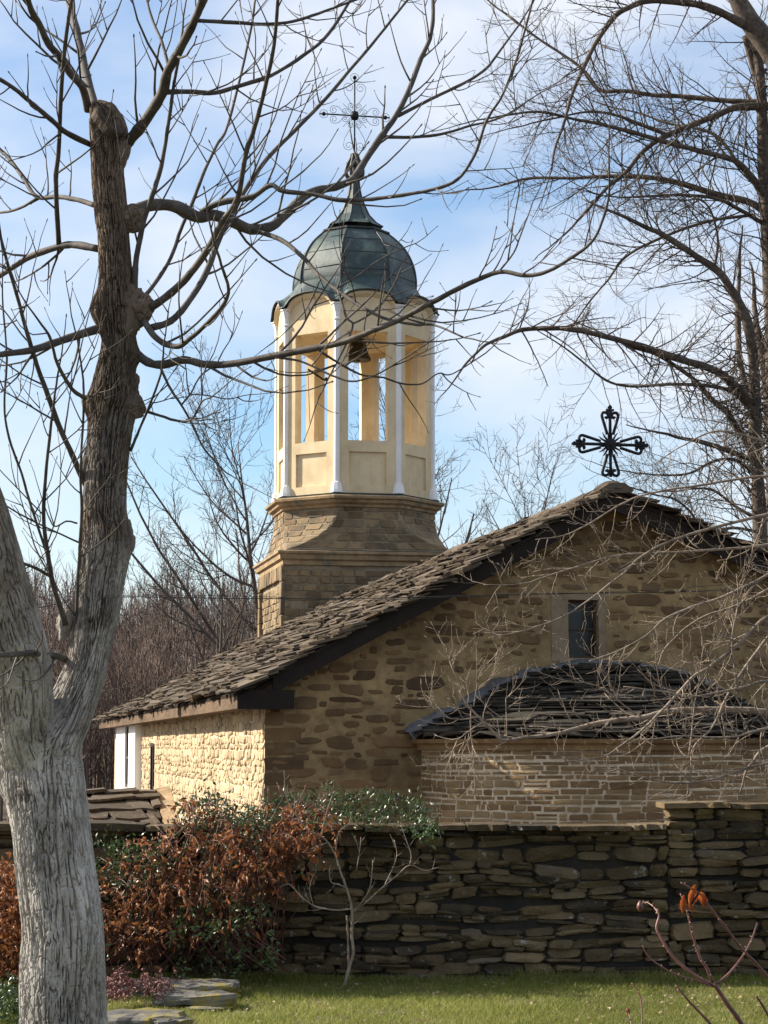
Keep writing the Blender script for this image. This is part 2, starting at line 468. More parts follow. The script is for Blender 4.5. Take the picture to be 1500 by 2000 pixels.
# ------------------------------------------------------------------ ground, lawn, hill
def ground_z(X, Y):
    z = np.where(Y < 19.75, 0.0, -1.0)
    z = np.where((Y >= 19.75) & (Y < 20.3), -(Y - 19.75) / .55, z)
    k = np.clip((Y - 62) / 95.0, 0, 1)
    z = z + 8.6 * (k * k * (3 - 2 * k)) * np.where(Y > 62, 1, 0) + 1.2 * (vnoise(X / 14.0, Y / 14.0, 0) - .5) * np.clip((Y - 62) / 20, 0, 1)
    z = z - np.clip((Y - 190) / 400, 0, 1) * 6
    return z
ys = np.concatenate([np.array([-300, -100, -30, -5]), np.arange(0, 19.7, 3.9), np.array([19.74, 19.9, 20.1, 20.3]), np.arange(22, 62, 5), np.arange(62, 170, 4), np.array([180, 200, 250, 320, 450, 700, 1200])])
xs = np.concatenate([np.array([-900, -400, -150, -80]), np.arange(-60, 61, 4), np.array([80, 150, 400, 900])])
GX, GY = np.meshgrid(xs, ys)
GZ = ground_z(GX, GY)
nx, ny = len(xs), len(ys)
GF = [(j*nx+i, j*nx+i+1, (j+1)*nx+i+1, (j+1)*nx+i) for j in range(ny-1) for i in range(nx-1)]
g = mk('ground', np.stack([GX, GY, GZ], -1).reshape(-1, 3), GF, M['litter'], None, True)
tag(g, 'leaf strewn ground rising to the wooded hill', kind='structure')

# lawn: gently uneven sheet just above the ground
lx = np.linspace(-7, 7.5, 90); ly = np.linspace(6, 19.62, 80)
LX, LY = np.meshgrid(lx, ly)
def lawn_z(X, Y):
    return .012 + .035 * vnoise(X * .7, Y * .7, 3) + .012 * vnoise(X * 3, Y * 3, 4)
LZ = lawn_z(LX, LY)
LF = [(j*90+i, j*90+i+1, (j+1)*90+i+1, (j+1)*90+i) for j in range(79) for i in range(89)]
lw = mk('lawn', np.stack([LX, LY, LZ], -1).reshape(-1, 3), LF, M['lawn'], None, True)
tag(lw, 'short lawn in front of the dry stone wall', kind='structure')

# ------------------------------------------------------------------ church
RZ = R(11.3)
CC = W(517, 1460, 28.0)
church = empty('church', (CC[0], CC[1], 0.0), RZ)
tag(church, 'low stone church with stone slab roof, gable end and rounded apse', 'church')
RIDGE_A, RIDGE_Z = 4.87, 5.82
KL = .538
EAVE_A = -.45
CH_W = 9.75
KR = .40
LEN = 30.0
def roof_z(a):
    return np.where(a <= RIDGE_A, RIDGE_Z - KL * (RIDGE_A - a), RIDGE_Z - KR * (a - RIDGE_A))
rz = lambda a: float(roof_z(a))

# gable wall with a window opening
WA0, WA1 = 4.30, 4.74      # window opening, along the gable
WZ0, WZ1 = 3.45, 4.27
TOP = -.10
gw = MB()
cols = [0.0, 1.2, 2.6, WA0, WA1, RIDGE_A, 6.5, 8.0, CH_W]
for a0, a1 in zip(cols[:-1], cols[1:]):
    z0, z1 = rz(a0) + TOP, rz(a1) + TOP
    if a0 == WA0:
        gw.add([(a0,0,-1.2),(a1,0,-1.2),(a1,0,WZ0),(a0,0,WZ0)], [(0,1,2,3)])
        gw.add([(a0,0,WZ1),(a1,0,WZ1),(a1,0,z1),(a0,0,z0)], [(0,1,2,3)])
        # reveals
        gw.add([(a0,0,WZ0),(a1,0,WZ0),(a1,.3,WZ0),(a0,.3,WZ0)], [(0,1,2,3)])
        gw.add([(a0,0,WZ1),(a1,0,WZ1),(a1,.3,WZ1),(a0,.3,WZ1)], [(3,2,1,0)])
        gw.add([(a0,0,WZ0),(a0,.3,WZ0),(a0,.3,WZ1),(a0,0,WZ1)], [(0,1,2,3)])
        gw.add([(a1,0,WZ0),(a1,.3,WZ0),(a1,.3,WZ1),(a1,0,WZ1)], [(3,2,1,0)])
    else:
        gw.add([(a0,0,-1.2),(a1,0,-1.2),(a1,0,z1),(a0,0,z0)], [(0,1,2,3)])
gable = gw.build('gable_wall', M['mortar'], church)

APC, APR = 4.80, 2.62      # apse centre along the gable, radius
APD = 2.25                 # how far it stands out
AZ_E = 2.33                # apse eave height
def Sg(u, v, w): return (u, -w, v)
items = []; boxes = []
def gable_ok(u0, u1, v0, v1):
    cu, cv = (u0+u1)/2, (v0+v1)/2
    if v1 > min(rz(u0), rz(u1)) - .30 or u0 < .01: return False
    if u1 > WA0 - .27 and u0 < WA1 + .12 and v1 > WZ0 - .12 and v0 < WZ1 + .13: return False
    if v0 < AZ_E and abs(cu - APC) < APR + (u1-u0)/2: return False
    if v1 > AZ_E - .1 and ((cu-APC)/(APR+.25))**2 + ((v0-AZ_E)/1.24)**2 < 1: return False
    return True
def pack(n, wr, ar, gap):
    for _ in range(n):
        w = rnd.uniform(*wr); h = w * rnd.uniform(*ar)
        h = min(max(h, .035), .26)
        cu, cv = rnd.uniform(.05, 7.9), rnd.uniform(1.3, 5.6)
        q = (cu - w/2, cu + w/2, cv - h/2, cv + h/2)
        if not gable_ok(*q): continue
        if any(q[0] < o[1] + gap and q[1] > o[0] - gap and q[2] < o[3] + gap*.7 and q[3] > o[2] - gap*.7 for o in boxes): continue
        boxes.append(q)
pack(120, (.34, .58), (.20, .40), .05)
pack(3600, (.16, .36), (.22, .55), .024)
pack(4500, (.07, .18), (.3, .8), .02)
for (u0, u1, v0, v1) in boxes:
    if rnd.random() < .08: continue
    items.append((blob_outline(u0, u1, v0, v1, rnd.uniform(.05, .18), 12, rnd.uniform(2.4, 7)), rnd.uniform(.004, .018)))
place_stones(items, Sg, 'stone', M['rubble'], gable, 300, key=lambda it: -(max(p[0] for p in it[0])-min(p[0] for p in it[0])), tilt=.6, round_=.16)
# corner quoins
for z in np.arange(.9, 2.62, .2):
    V, F = stone_mesh(Sg, rr_outline(.0, rnd.uniform(.25, .55), z, z + .17, .07, .12), .008, round_=.1)
    mk('quoin', V, F, M['rubble'], gable)
# window: plastered surround, wooden frame, panes
win = MB()
for (a0, a1, z0, z1) in ((WA0-.25, WA0-.002, WZ0-.05, WZ1+.05), (WA1+.002, WA1+.10, WZ0-.05, WZ1+.05)):
    win.box(a0, a1, -.012, .02, z0, z1)
win.box(WA0-.25, WA1+.10, -.016, .02, WZ1+.002, WZ1+.10)
win.box(WA0-.14, WA1+.08, -.020, .02, WZ0-.09, WZ0-.002)
sur = win.build('window_surround', M['plaster'], church)
window = MB()
fw = .035
for (a0, a1, z0, z1) in ((WA0, WA0+fw, WZ0, WZ1), (WA1-fw, WA1, WZ0, WZ1), (WA0+fw, WA1-fw, WZ1-fw, WZ1), (WA0+fw, WA1-fw, WZ0, WZ0+fw), (WA0+fw, WA1-fw, (WZ0+WZ1)/2-.012, (WZ0+WZ1)/2+.012)):
    window.box(a0+.001, a1-.001, .10, .15, z0+.001, z1-.001)
window = window.build('window', M['frame'], church)
for z0, z1 in ((WZ0+fw, (WZ0+WZ1)/2-.012), ((WZ0+WZ1)/2+.012, WZ1-fw)):
    mk('pane', [(WA0+fw,.13,z0),(WA1-fw,.13,z0),(WA1-fw,.132,z1),(WA0+fw,.132,z1)], [(0,1,2,3)], M['glass'], window)
MB().box(WA0+.01, WA1-.01, .299, .32, WZ0, WZ1).build('window_backing', M['timber_dark'], window)

# sunlit side wall
side = MB()
side.add([(0,0,-1.2),(0,0,2.95),(0,LEN,2.95),(0,LEN,-1.2)], [(0,1,2,3)])
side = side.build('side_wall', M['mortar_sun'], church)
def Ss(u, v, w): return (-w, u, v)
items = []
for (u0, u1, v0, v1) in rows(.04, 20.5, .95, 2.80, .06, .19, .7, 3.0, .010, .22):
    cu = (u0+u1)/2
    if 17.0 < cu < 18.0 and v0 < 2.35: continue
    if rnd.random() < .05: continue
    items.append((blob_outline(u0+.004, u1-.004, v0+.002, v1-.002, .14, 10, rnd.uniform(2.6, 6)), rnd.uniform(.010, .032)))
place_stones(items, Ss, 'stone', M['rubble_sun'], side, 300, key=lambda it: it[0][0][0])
# slit window in the side wall
slit = MB()
slit.box(-.03, .06, 17.2, 17.3, 1.0, 2.3); slit.box(-.03, .06, 17.85, 17.95, 1.0, 2.3); slit.box(-.03, .06, 17.3, 17.85, 2.22, 2.3)
slit = slit.build('slit_window', M['timber_dark'], church)
mk('pane', [(-.012,17.3,1.0),(-.012,17.85,1.0),(-.012,17.85,2.22),(-.012,17.3,2.22)], [(0,1,2,3)], M['glass'], slit)
# far and right walls so that the body is closed
MB().box(.02, CH_W, LEN-.3, LEN, -1.2, 2.9).build('end_wall', M['mortar_sun'], church)
MB().box(CH_W-.3, CH_W-.004, .004, LEN-.3, -1.2, 3.7).build('side_wall', M['mortar_sun'], church)
# white entrance bay
bay = MB()
bay.box(-.17, -.004, 20.6, 22.6, .5, 2.775); bay.box(-.17, -.004, 23.8, 27.0, .5, 2.775)
bay.box(-.17, -.004, 22.6, 23.8, .5, 1.22); bay.box(-.17, -.004, 22.6, 23.8, 2.72, 2.775)
bay.build('white_bay_wall', M['white_wall'], church)
bw = MB()
bw.box(-.13, -.03, 22.602, 22.72, 1.222, 2.718); bw.box(-.13, -.03, 23.68, 23.798, 1.222, 2.718)
bw.box(-.13, -.03, 22.72, 23.68, 1.222, 1.30); bw.box(-.13, -.03, 22.72, 23.68, 2.64, 2.718); bw.box(-.13, -.04, 22.72, 23.68, 1.93, 1.98)
bw = bw.build('bay_window', M['frame'], church)
mk('pane', [(-.05,22.72,1.3),(-.05,23.68,1.3),(-.05,23.68,2.64),(-.05,22.72,2.64)], [(0,1,2,3)], M['glass'], bw)

# eave beam, verge boards, soffit
MB().box(-.43, -.20, -.38, LEN+.1, 2.72, 2.93).build('eave_beam', M['timber'], church)
MB().box(-.19, -.005, -.30, LEN, 2.78, 2.86).build('wall_plate', M['timber'], church)
MB().box(-.428, .34, -.42, -.385, 2.71, 2.97).build('beam_end_board', M['timber_dark'], church)
MB().box(-.19, .34, -.384, -.005, 2.73, 2.775).build('corner_soffit', M['timber_dark'], church)
def slope_board(a0, a1, t0, t1, zt, zb, name, m):
    P = [(a0,t0,rz(a0)+zb),(a1,t0,rz(a1)+zb),(a1,t1,rz(a1)+zb),(a0,t1,rz(a0)+zb),
         (a0,t0,rz(a0)+zt),(a1,t0,rz(a1)+zt),(a1,t1,rz(a1)+zt),(a0,t1,rz(a0)+zt)]
    return MB().hexa(P).build(name, m, church)
slope_board(.05, RIDGE_A, -.40, -.34, -.045, -.31, 'verge_board', M['timber_dark'])
slope_board(RIDGE_A, CH_W+.3, -.40, -.34, -.045, -.31, 'verge_board', M['timber_dark'])
slope_board(-.42, RIDGE_A, -.338, -.004, -.11, -.17, 'soffit', M['timber_dark'])
slope_board(RIDGE_A, CH_W+.3, -.338, -.004, -.11, -.17, 'soffit', M['timber_dark'])
# roof decks
deck = MB()
for a0, a1 in ((EAVE_A+.02, RIDGE_A), (RIDGE_A, CH_W+.4)):
    P = [(a0,-.42,rz(a0)-.09),(a1,-.42,rz(a1)-.09),(a1,LEN+.3,rz(a1)-.09),(a0,LEN+.3,rz(a0)-.09),
         (a0,-.42,rz(a0)-.04),(a1,-.42,rz(a1)-.04),(a1,LEN+.3,rz(a1)-.04),(a0,LEN+.3,rz(a0)-.04)]
    deck.hexa(P)
roof = deck.build('roof', M['timber_dark'], church)

def slab(S, u0, u1, v0, v1, th, lift, jit=.12):
    """irregular flat slab on a surface S(u,v,w); v grows up the slope; the lower edge lies higher (overlap)"""
    w, h = u1-u0, v1-v0
    j = jit * min(w, h)
    pts = [(u0, v0), (u0 + w*rnd.uniform(.35, .65), v0 - rnd.uniform(-.3, .5)*j), (u1, v0), (u1, v1), (u0, v1)]
    pts = [(a + rnd.uniform(-j, j), b + rnd.uniform(-j, j)) for a, b in pts]
    V = []
    tl = rnd.uniform(-.5, .5) * th
    for k, (a, b) in enumerate(pts):
        f = 1 - (b - v0) / h
        V.append(S(a, b, lift * f + tl * (a-u0)/w))
    for k, (a, b) in enumerate(pts):
        f = 1 - (b - v0) / h
        V.append(S(a, b, lift * f + th + tl * (a-u0)/w + rnd.uniform(-.004, .004)))
    F = [(4,3,2,1,0), (5,6,7,8,9)] + [(i, (i+1) % 5, 5+(i+1) % 5, 5+i) for i in range(5)]
    return V, F
nl = np.array((-KL, 0, 1)); nl = nl / np.linalg.norm(nl); dl = np.array((1, 0, KL)); dl = dl / np.linalg.norm(dl)
nr = np.array((KR, 0, 1)); nr = nr / np.linalg.norm(nr); dr = np.array((-1, 0, KR)); dr = dr / np.linalg.norm(dr)
def Sl(u, v, w):
    # gently sagging roof surface
    sag = .03 * math.sin(u * .9 + v * 1.7) + .025 * math.sin(u * 2.3 - v * 1.1) - .05 * math.sin(math.pi * min(1, max(0, v / 6.0)))
    return tuple(np.array((EAVE_A, u, rz(EAVE_A) - .03)) + dl * v + nl * (w + sag))
def Sr(u, v, w):
    return tuple(np.array((CH_W + .42, u, rz(CH_W + .42) - .03)) + dr * v + nr * w)
slabs = []
SL_L = (RIDGE_A - EAVE_A) / dl[0]
SL_R = (CH_W + .42 - RIDGE_A) / -dr[0]
for S, SL, L1 in ((Sl, SL_L, LEN + .3), (Sr, SL_R, LEN * .5)):
    v = -.06
    while v < SL - .05:
        st = rnd.uniform(.11, .19)
        u = -.50 + rnd.uniform(-.08, .04)
        while u < L1:
            w = rnd.uniform(.22, .8)
            up = min(v + st * 2.1, SL + .04)
            slabs.append((u, slab(S, u + .008, u + w - .008, v + rnd.uniform(-.09, .06), up, rnd.uniform(.012, .042), rnd.uniform(.04, .10), .25)))
            u += w
        v += st
slabs.sort(key=lambda q: q[0])
rest = MB()
for i, (u, (V, F)) in enumerate(slabs):
    if i < 300: mk('roof_slab', V, F, M['slate'], roof)
    else: rest.add(V, F)
tag(rest.build('far_roof_slabs', M['slate'], roof), kind='stuff')
# ridge stones
t = -.5
while t < LEN:
    L_ = rnd.uniform(.4, .8)
    P = []
    for k in range(2):
        tt = t + k * (L_ - .02)
        h = RIDGE_Z + .055 + rnd.uniform(-.02, .03)
        for (da, dz) in ((-.24, -.11), (-.1, -.01), (.12, .0), (.26, -.10), (.24, -.14), (-.22, -.15)):
            P.append((RIDGE_A + da + rnd.uniform(-.02, .02), tt, h + dz))
    F = [(5,4,3,2,1,0), (6,7,8,9,10,11)] + [(i, (i+1) % 6, 6 + (i+1) % 6, 6+i) for i in range(6)]
    mk('ridge_stone', P, F, M['slate'], roof)
    t += L_
# mortar seat for the gable cross
MB().lathe([(.26,0),(.22,.05),(.14,.10),(.07,.13)], 12, (RIDGE_A + .03, -.16, RIDGE_Z + .0), .2).build('cross_seat', M['slate'], roof, True)

# apse --------------------------------------------------------------
def ap(phi, r, z):    # phi 0 = left end, pi = right end; r is a factor of the plan radius
    return (APC - APR * r * math.cos(phi), -APD * r * math.sin(phi), z)
apw = MB()
NA = 48
Vv = []
for z in (-1.2, AZ_E - .02):
    for i in range(NA + 1):
        Vv.append(ap(math.pi * i / NA, 1.0, z))
apw.add(Vv, [(i, i+1, NA+2+i, NA+1+i) for i in range(NA)])
apse = apw.build('apse_wall', M['joint'], church, True)
def Sa(u, v, w):      # u = arc parameter in metres
    phi = u / 2.43
    return ap(phi, 1.0 + w / 2.43, v)
ARC = math.pi * 2.43
items = []
v = 1.02
while v < 2.16:
    h = rnd.choice((.055, .065, .08, .09, .10, .11))
    u = .02 + rnd.uniform(-.1, .0)
    ph = rnd.uniform(0, 6)
    while u < ARC:
        big = u > 3.3 + rnd.uniform(-.3, .3)
        w = rnd.uniform(.10, .40) * (1.4 if big else 1.0)
        a, b = max(u, .02), min(u + w, ARC)
        if b - a > .06:
            gp = rnd.uniform(.024, .042) if not big else rnd.uniform(.014, .026)
            dv = .012 * math.sin(2.2 * u + ph)
            vs = [(v, v + h)]
            if h > .085 and rnd.random() < .2: vs = [(v, v + h * .5), (v + h * .5, v + h)]
            for (c, d) in vs:
                items.append((rr_outline(a + gp/2, b - gp/2, c + dv + gp*.32, d + dv - gp*.32, .11, .14), rnd.uniform(.004, .016)))
        u += w
    v += h
place_stones(items, Sa, 'stone', M['ashlar'], apse, 300, key=lambda it: abs(it[0][0][0] - 3.2), round_=.06, tilt=.3)
# apse cornice
cv = MB()
prof = [(1.0, AZ_E-.17), (1.02, AZ_E-.165), (1.025, AZ_E-.10), (1.05, AZ_E-.07), (1.06, AZ_E-.02), (1.0, AZ_E-.01)]
Vv = []
for (r_, z) in prof:
    for i in range(NA + 1): Vv.append(ap(math.pi * i / NA, r_, z))
n1 = NA + 1
cv.add(Vv, [(j*n1+i, j*n1+i+1, (j+1)*n1+i+1, (j+1)*n1+i) for j in range(len(prof)-1) for i in range(NA)])
cv.build('apse_cornice', M['ashlar'], church, False)
# apse roof: rounded half cone of thick slabs
APROF = [(1.07, 0.0), (.95, .19), (.82, .36), (.69, .52), (.57, .69), (.44, .84), (.26, .93), (0.0, .97)]
def apr(s):
    s = min(max(s, 0), 1) * (len(APROF) - 1)
    i = min(int(s), len(APROF) - 2); f = s - i
    return (APROF[i][0]*(1-f) + APROF[i+1][0]*f, APROF[i][1]*(1-f) + APROF[i+1][1]*f)
dk = MB(); Vv = []
NS = 14
for j in range(NS + 1):
    r_, z_ = apr(j / NS)
    for i in range(NA + 1): Vv.append(ap(math.pi * i / NA, max(r_ - .03, .001), AZ_E + z_ - .03))
dk.add(Vv, [(j*n1+i, j*n1+i+1, (j+1)*n1+i+1, (j+1)*n1+i) for j in range(NS) for i in range(NA)])
aproof = dk.build('apse_roof', M['timber_dark'], church, True)
def Sar(u, v, w):     # u = phi, v = 0..1
    r_, z_ = apr(v)
    r2, z2 = apr(min(v + .02, 1)) if v < .97 else (r_ - .02, z_)
    tr, tz = (r2 - r_) * 2.4, z2 - z_
    q = math.hypot(tr, tz) + 1e-6
    return ap(u, r_ + w * (tz / q) / 2.4, AZ_E + z_ + w * (-tr / q))
aslabs = []
v = -.012
while v < .95:
    dv = rnd.uniform(.026, .042)
    r_, _ = apr(v)
    u = rnd.uniform(-.1, 0)
    while u < math.pi:
        w = rnd.uniform(.25, .9) / (2.4 * max(r_, .3))
        a, b = max(u, .05), min(u + w, math.pi - .05)
        if b - a > .03:
            aslabs.append(slab(Sar, a + .002, b - .002, max(v + rnd.uniform(-.012, .01), -.015), v + dv * 2.0, rnd.uniform(.016, .036), rnd.uniform(.03, .075), .35))
        u += w
    v += dv
aslabs.sort(key=lambda q: -abs(q[0][0][1]))
rest = MB()
for i, (V, F) in enumerate(aslabs):
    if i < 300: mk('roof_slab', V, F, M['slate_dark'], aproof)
    else: rest.add(V, F)
tag(rest.build('upper_roof_slabs', M['slate_dark'], aproof), kind='stuff')
# cement flashing where the apse roof meets the gable
fl = MB(); Vv = []
K = 40
ring = []
for j in range(2 * K + 1):
    s = j / K if j <= K else 2 - j / K
    r_, z_ = apr(s)
    sg = -1 if j <= K else 1
    ring.append((APC + sg * APR * r_, AZ_E + z_))
for j, (a, z) in enumerate(ring):
    j0, j1 = max(0, j-1), min(2*K, j+1)
    ta, tz = ring[j1][0] - ring[j0][0], ring[j1][1] - ring[j0][1]
    q = math.hypot(ta, tz) + 1e-9
    na, nz = -tz / q, ta / q
    wd = .13 + .02 * math.sin(j * .9) + .02 * math.sin(j * .37) + rnd.uniform(-.015, .015)
    Vv += [(a - na*.03, -.30, z - nz*.03), (a + na*.09, -.24, z + nz*.09), (a + na*wd*.8, -.08, z + nz*wd*.8), (a + na*wd, .01, z + nz*wd)]
fl.add(Vv, [(4*j+k, 4*j+k+1, 4*j+5+k, 4*j+4+k) for j in range(2*K) for k in range(3)])
fl.build('flashing', M['lead'], church, True)

# ------------------------------------------------------------------ bell tower
TA, TT = 5.72, 24.35
ca, sa = math.cos(RZ), math.sin(RZ)
tw = (CC[0] + ca*TA - sa*TT, CC[1] + sa*TA + ca*TT, 0.0)
tower = empty('bell_tower', tw, RZ)
tag(tower, 'octagonal cream belfry with copper dome on a stone tower base', 'bell tower')
YC = tw[1]
YF = YC - 2.0
PXM = YC / F_PX                    # metres per pixel at the tower axis
HS = 2.12                          # half side of the square stage
z_sq = zpx(1106, YF)               # top of the square stage under its cornice
z_sq2 = zpx(1080, YF)
z_o0 = zpx(1076, YF)
z_o1 = zpx(990, YF)
z_c1 = zpx(968, YF)
# square stage
sq = MB()
sq.box(-HS, HS, -HS, HS, -1.0, z_sq)
square = sq.build('tower_base', M['tower_joint'], tower)
def sqface(k):
    def S(u, v, w):
        if k == 0: return (u, -HS - w, v)
        return (-HS - w, -u, v)
    return S
zv0 = 4.6
def blocks(S, u0, u1, v0, v1, parent, lim=300, h=(.17, .25)):
    items = []
    for (a, b, c, d) in rows(u0, u1, v0, v1, h[0], h[1], 1.2, 2.6, .03, .0):
        if rnd.random() < .03: continue
        items.append((rr_outline(a, b, c, d, .07, .10), rnd.uniform(.010, .035)))
    place_stones(items, S, 'stone', M['tower_stone'], parent, lim, round_=.08, tilt=.4)
blocks(sqface(0), -HS, HS, zv0, z_sq - .02, square)
# left face: framed recessed panel
blocks(sqface(1), -HS + .35, HS - .35, zv0 - .6, z_sq - .38, square)
S1 = sqface(1)
for (u0, u1, v0, v1) in ((-HS, -HS + .35, zv0 - .8, z_sq), (HS - .35, HS, zv0 - .8, z_sq), (-HS + .35, HS - .35, z_sq - .36, z_sq)):
    n = max(1, int(round(max(u1-u0, v1-v0) / .42)))
    for i in range(n):
        if u1 - u0 > v1 - v0:
            o = rr_outline(u0 + (u1-u0)*i/n + .01, u0 + (u1-u0)*(i+1)/n - .01, v0 + .01, v1 - .01, .04, .06)
        else:
            o = rr_outline(u0 + .005, u1 - .005, v0 + (v1-v0)*i/n + .01, v0 + (v1-v0)*(i+1)/n - .01, .04, .06)
        V, F = stone_mesh(S1, o, .10, round_=.04, tilt=.1)
        mk('pilaster_stone', V, F, M['tower_stone'], square)
def cornice_poly(prof, poly, name, m, jag=0.0):
    """prof: (extra out, z); poly: list of plan points (corner) around the axis"""
    mb = MB(); n = len(poly); V = []
    P = [np.array(p) for p in poly]
    for (e, z) in prof:
        for p in P:
            q = p * (1 + e / np.linalg.norm(p))
            V.append((q[0], q[1], z))
    F = [(j*n+i, j*n+(i+1) % n, (j+1)*n+(i+1) % n, (j+1)*n+i) for j in range(len(prof)-1) for i in range(n)]
    F.append(tuple(range(n-1, -1, -1))); F.append(tuple((len(prof)-1)*n + i for i in range(n)))
    mb.add(V, F)
    return mb.build(name, m, tower)
sqp = [(-HS,-HS),(HS,-HS),(HS,HS),(-HS,HS)]
cornice_poly([(-.1, z_sq-.02), (.10, z_sq), (.10, z_sq+.10), (.20, z_sq+.14), (.22, z_sq+.24), (.30, z_sq+.28), (.30, z_sq2), (-.4, z_sq2+.08)], sqp, 'cornice', M['cornice'])
# transition: square turning to octagon with hollow chamfers
def plan(s):
    half = HS - .02 + (1.96 - (HS - .02)) * (1 - (1-s)**2.0)
    cut = .002 + (2 - math.sqrt(2)) * 1.96 * (1 - (1-s)**2.6)
    h = half; c = min(cut, h * .5858)
    return [(-h+c,-h),(h-c,-h),(h,-h+c),(h,h-c),(h-c,h),(-h+c,h),(-h,h-c),(-h,-h+c)]
NST = 16
tr = MB(); V = []
for j in range(NST + 1):
    s = j / NST
    z = z_o0 + (z_o1 - z_o0) * s
    V += [(x, y, z) for x, y in plan(s)]
tr.add(V, [(j*8+i, j*8+(i+1) % 8, (j+1)*8+(i+1) % 8, (j+1)*8+i) for j in range(NST) for i in range(8)] + [tuple(range(7,-1,-1))])
trans = tr.build('tower_shoulder', M['tower_joint'], tower)
def face_S(i):
    def S(u, v, w):       # u in 0..1 across the face, v absolute z
        s = min(max((v - z_o0) / (z_o1 - z_o0), 0), 1)
        p = plan(s)
        a, b = np.array(p[i]), np.array(p[(i+1) % 8])
        d = b - a; n = np.array((d[1], -d[0])); n = n / (np.linalg.norm(n) + 1e-9)
        q = a + d * u + n * w
        return (q[0], q[1], v)
    return S
for i in (6, 7, 0, 1, 2):
    S = face_S(i)
    v = z_o0 + .03
    its = []
    while v < z_o1 - .08:
        h = min(rnd.uniform(.15, .22), z_o1 - v)
        s = (v + h/2 - z_o0) / (z_o1 - z_o0)
        p = plan(s)
        wd = math.dist(p[i], p[(i+1) % 8])
        s0 = (v - z_o0) / (z_o1 - z_o0); w0 = math.dist(plan(s0)[i], plan(s0)[(i+1) % 8])
        u = rnd.uniform(-.3, 0)
        while u < wd:
            w = rnd.uniform(.25, .55)
            a, b = max(u, .0), min(u + w, wd)
            if b - a > .1:
                its.append((rr_outline((a+.012)/wd, (b-.012)/wd, v + .014, v + h - .014, 0.0, .08), rnd.uniform(.008, .025)))
            u += w
        v += h
    place_stones(its, S, 'stone', M['tower_stone'], trans, 300, round_=.06, tilt=.4)
def octp(rad, rot=math.pi/8):
    return [(rad*math.cos(rot + k*math.pi/4), rad*math.sin(rot + k*math.pi/4)) for k in range(8)]
oc = octp(1.96 / math.cos(math.pi/8))
cornice_poly([(-.1, z_o1-.02), (.06, z_o1), (.08, z_o1+.06), (.17, z_o1+.10), (.19, z_o1+.17), (.27, z_o1+.20), (.28, z_c1-.03), (.24, z_c1), (-.3, z_c1+.09)], oc, 'cornice', M['cornice'])
cornice_poly([(.13, z_c1+.005), (.15, z_c1+.05), (-.2, z_c1+.11)], oc, 'cornice_flashing', M['copper'])

# belfry
RB = 157 * PXM                        # circumradius
AP_ = RB * math.cos(math.pi/8)        # apothem
FWD = 2 * RB * math.sin(math.pi/8)    # face width
b0 = zpx(966, YF) + .03
p0, p1 = zpx(946, YF), zpx(881, YF)
o0, o1 = zpx(859, YF), zpx(645, YF)
e0 = zpx(590, YF)                     # springing of the arched eave
e1 = zpx(566, YF)                     # crown of the arch
TH = .27
def face_pt(k):
    """face k: outward normal at angle; returns f(u, w, z): u across, w inward"""
    th = -math.pi/2 + k * math.pi/4
    n = np.array((math.cos(th), math.sin(th))); t = np.array((-n[1], n[0]))
    def f(u, w, z):
        q = n * (AP_ - w) + t * (u * (1 - w / AP_) if abs(abs(u) - FWD/2) < 1e-6 else u)
        return (q[0], q[1], z)
    return f
def arch_z(u):
    x = abs(u) / (FWD/2)
    if x > .82: return e0
    x = x / .82
    return e0 + (e1 - e0) * math.sqrt(max(0, 1 - x**2.2)) ** .95
ow = FWD * .318; pw = FWD * .30
for k in range(8):
    f = face_pt(k)
    mb = MB()
    hf = FWD/2
    def bx(u0, u1, z0, z1, w0=0.0, w1=TH):
        mb.hexa([f(u0,w0,z0), f(u1,w0,z0), f(u1,w1,z0), f(u0,w1,z0), f(u0,w0,z1), f(u1,w0,z1), f(u1,w1,z1), f(u0,w1,z1)])
    bx(-hf, hf, b0, p0)
    bx(-hf, -pw, p0, p1); bx(pw, hf, p0, p1); bx(-pw, pw, p0, p1, .06, TH)
    bx(-hf, hf, p1, o0)
    bx(-hf, -ow, o0, o1); bx(ow, hf, o0, o1)
    us = np.linspace(-hf, hf, 29)
    top = [(u, arch_z(u) - .03) for u in us]
    poly = [f(-hf, 0, o1), f(hf, 0, o1)] + [f(u, 0, z) for u, z in reversed(top)]
    polyb = [f(-hf, TH, o1), f(hf, TH, o1)] + [f(u, TH, z) for u, z in reversed(top)]
    n = len(poly)
    # front and back as strips (concave outline)
    V = []; 
    for (u, z) in top:
        V += [f(u, 0, o1), f(u, 0, z), f(u, TH, o1), f(u, TH, z)]
    F = []
    for i in range(28):
        a, b = 4*i, 4*i+4
        F += [(a, b, b+1, a+1), (b+2, a+2, a+3, b+3), (a+1, b+1, b+3, a+3), (a+2, b+2, b, a)]
    mb.add(V, F)
    # a low step round the opening (plaster band)
    mb.build('belfry_wall', M['render'], tower)
    # arched moulding
    V = []; 
    us = np.linspace(-hf, hf, 41)
    for u in us:
        z = arch_z(u)
        V += [f(u*1.02, -.12, z - .01), f(u*1.02, -.12, z - .075), f(u, -.05, z - .13), f(u, .02, z - .17), f(u, .02, z - .01)]
    F = [(5*i+q, 5*i+(q+1) % 5, 5*i+5+(q+1) % 5, 5*i+5+q) for i in range(40) for q in range(5)]
    mk('arch_moulding', V, F, M['render'], tower)
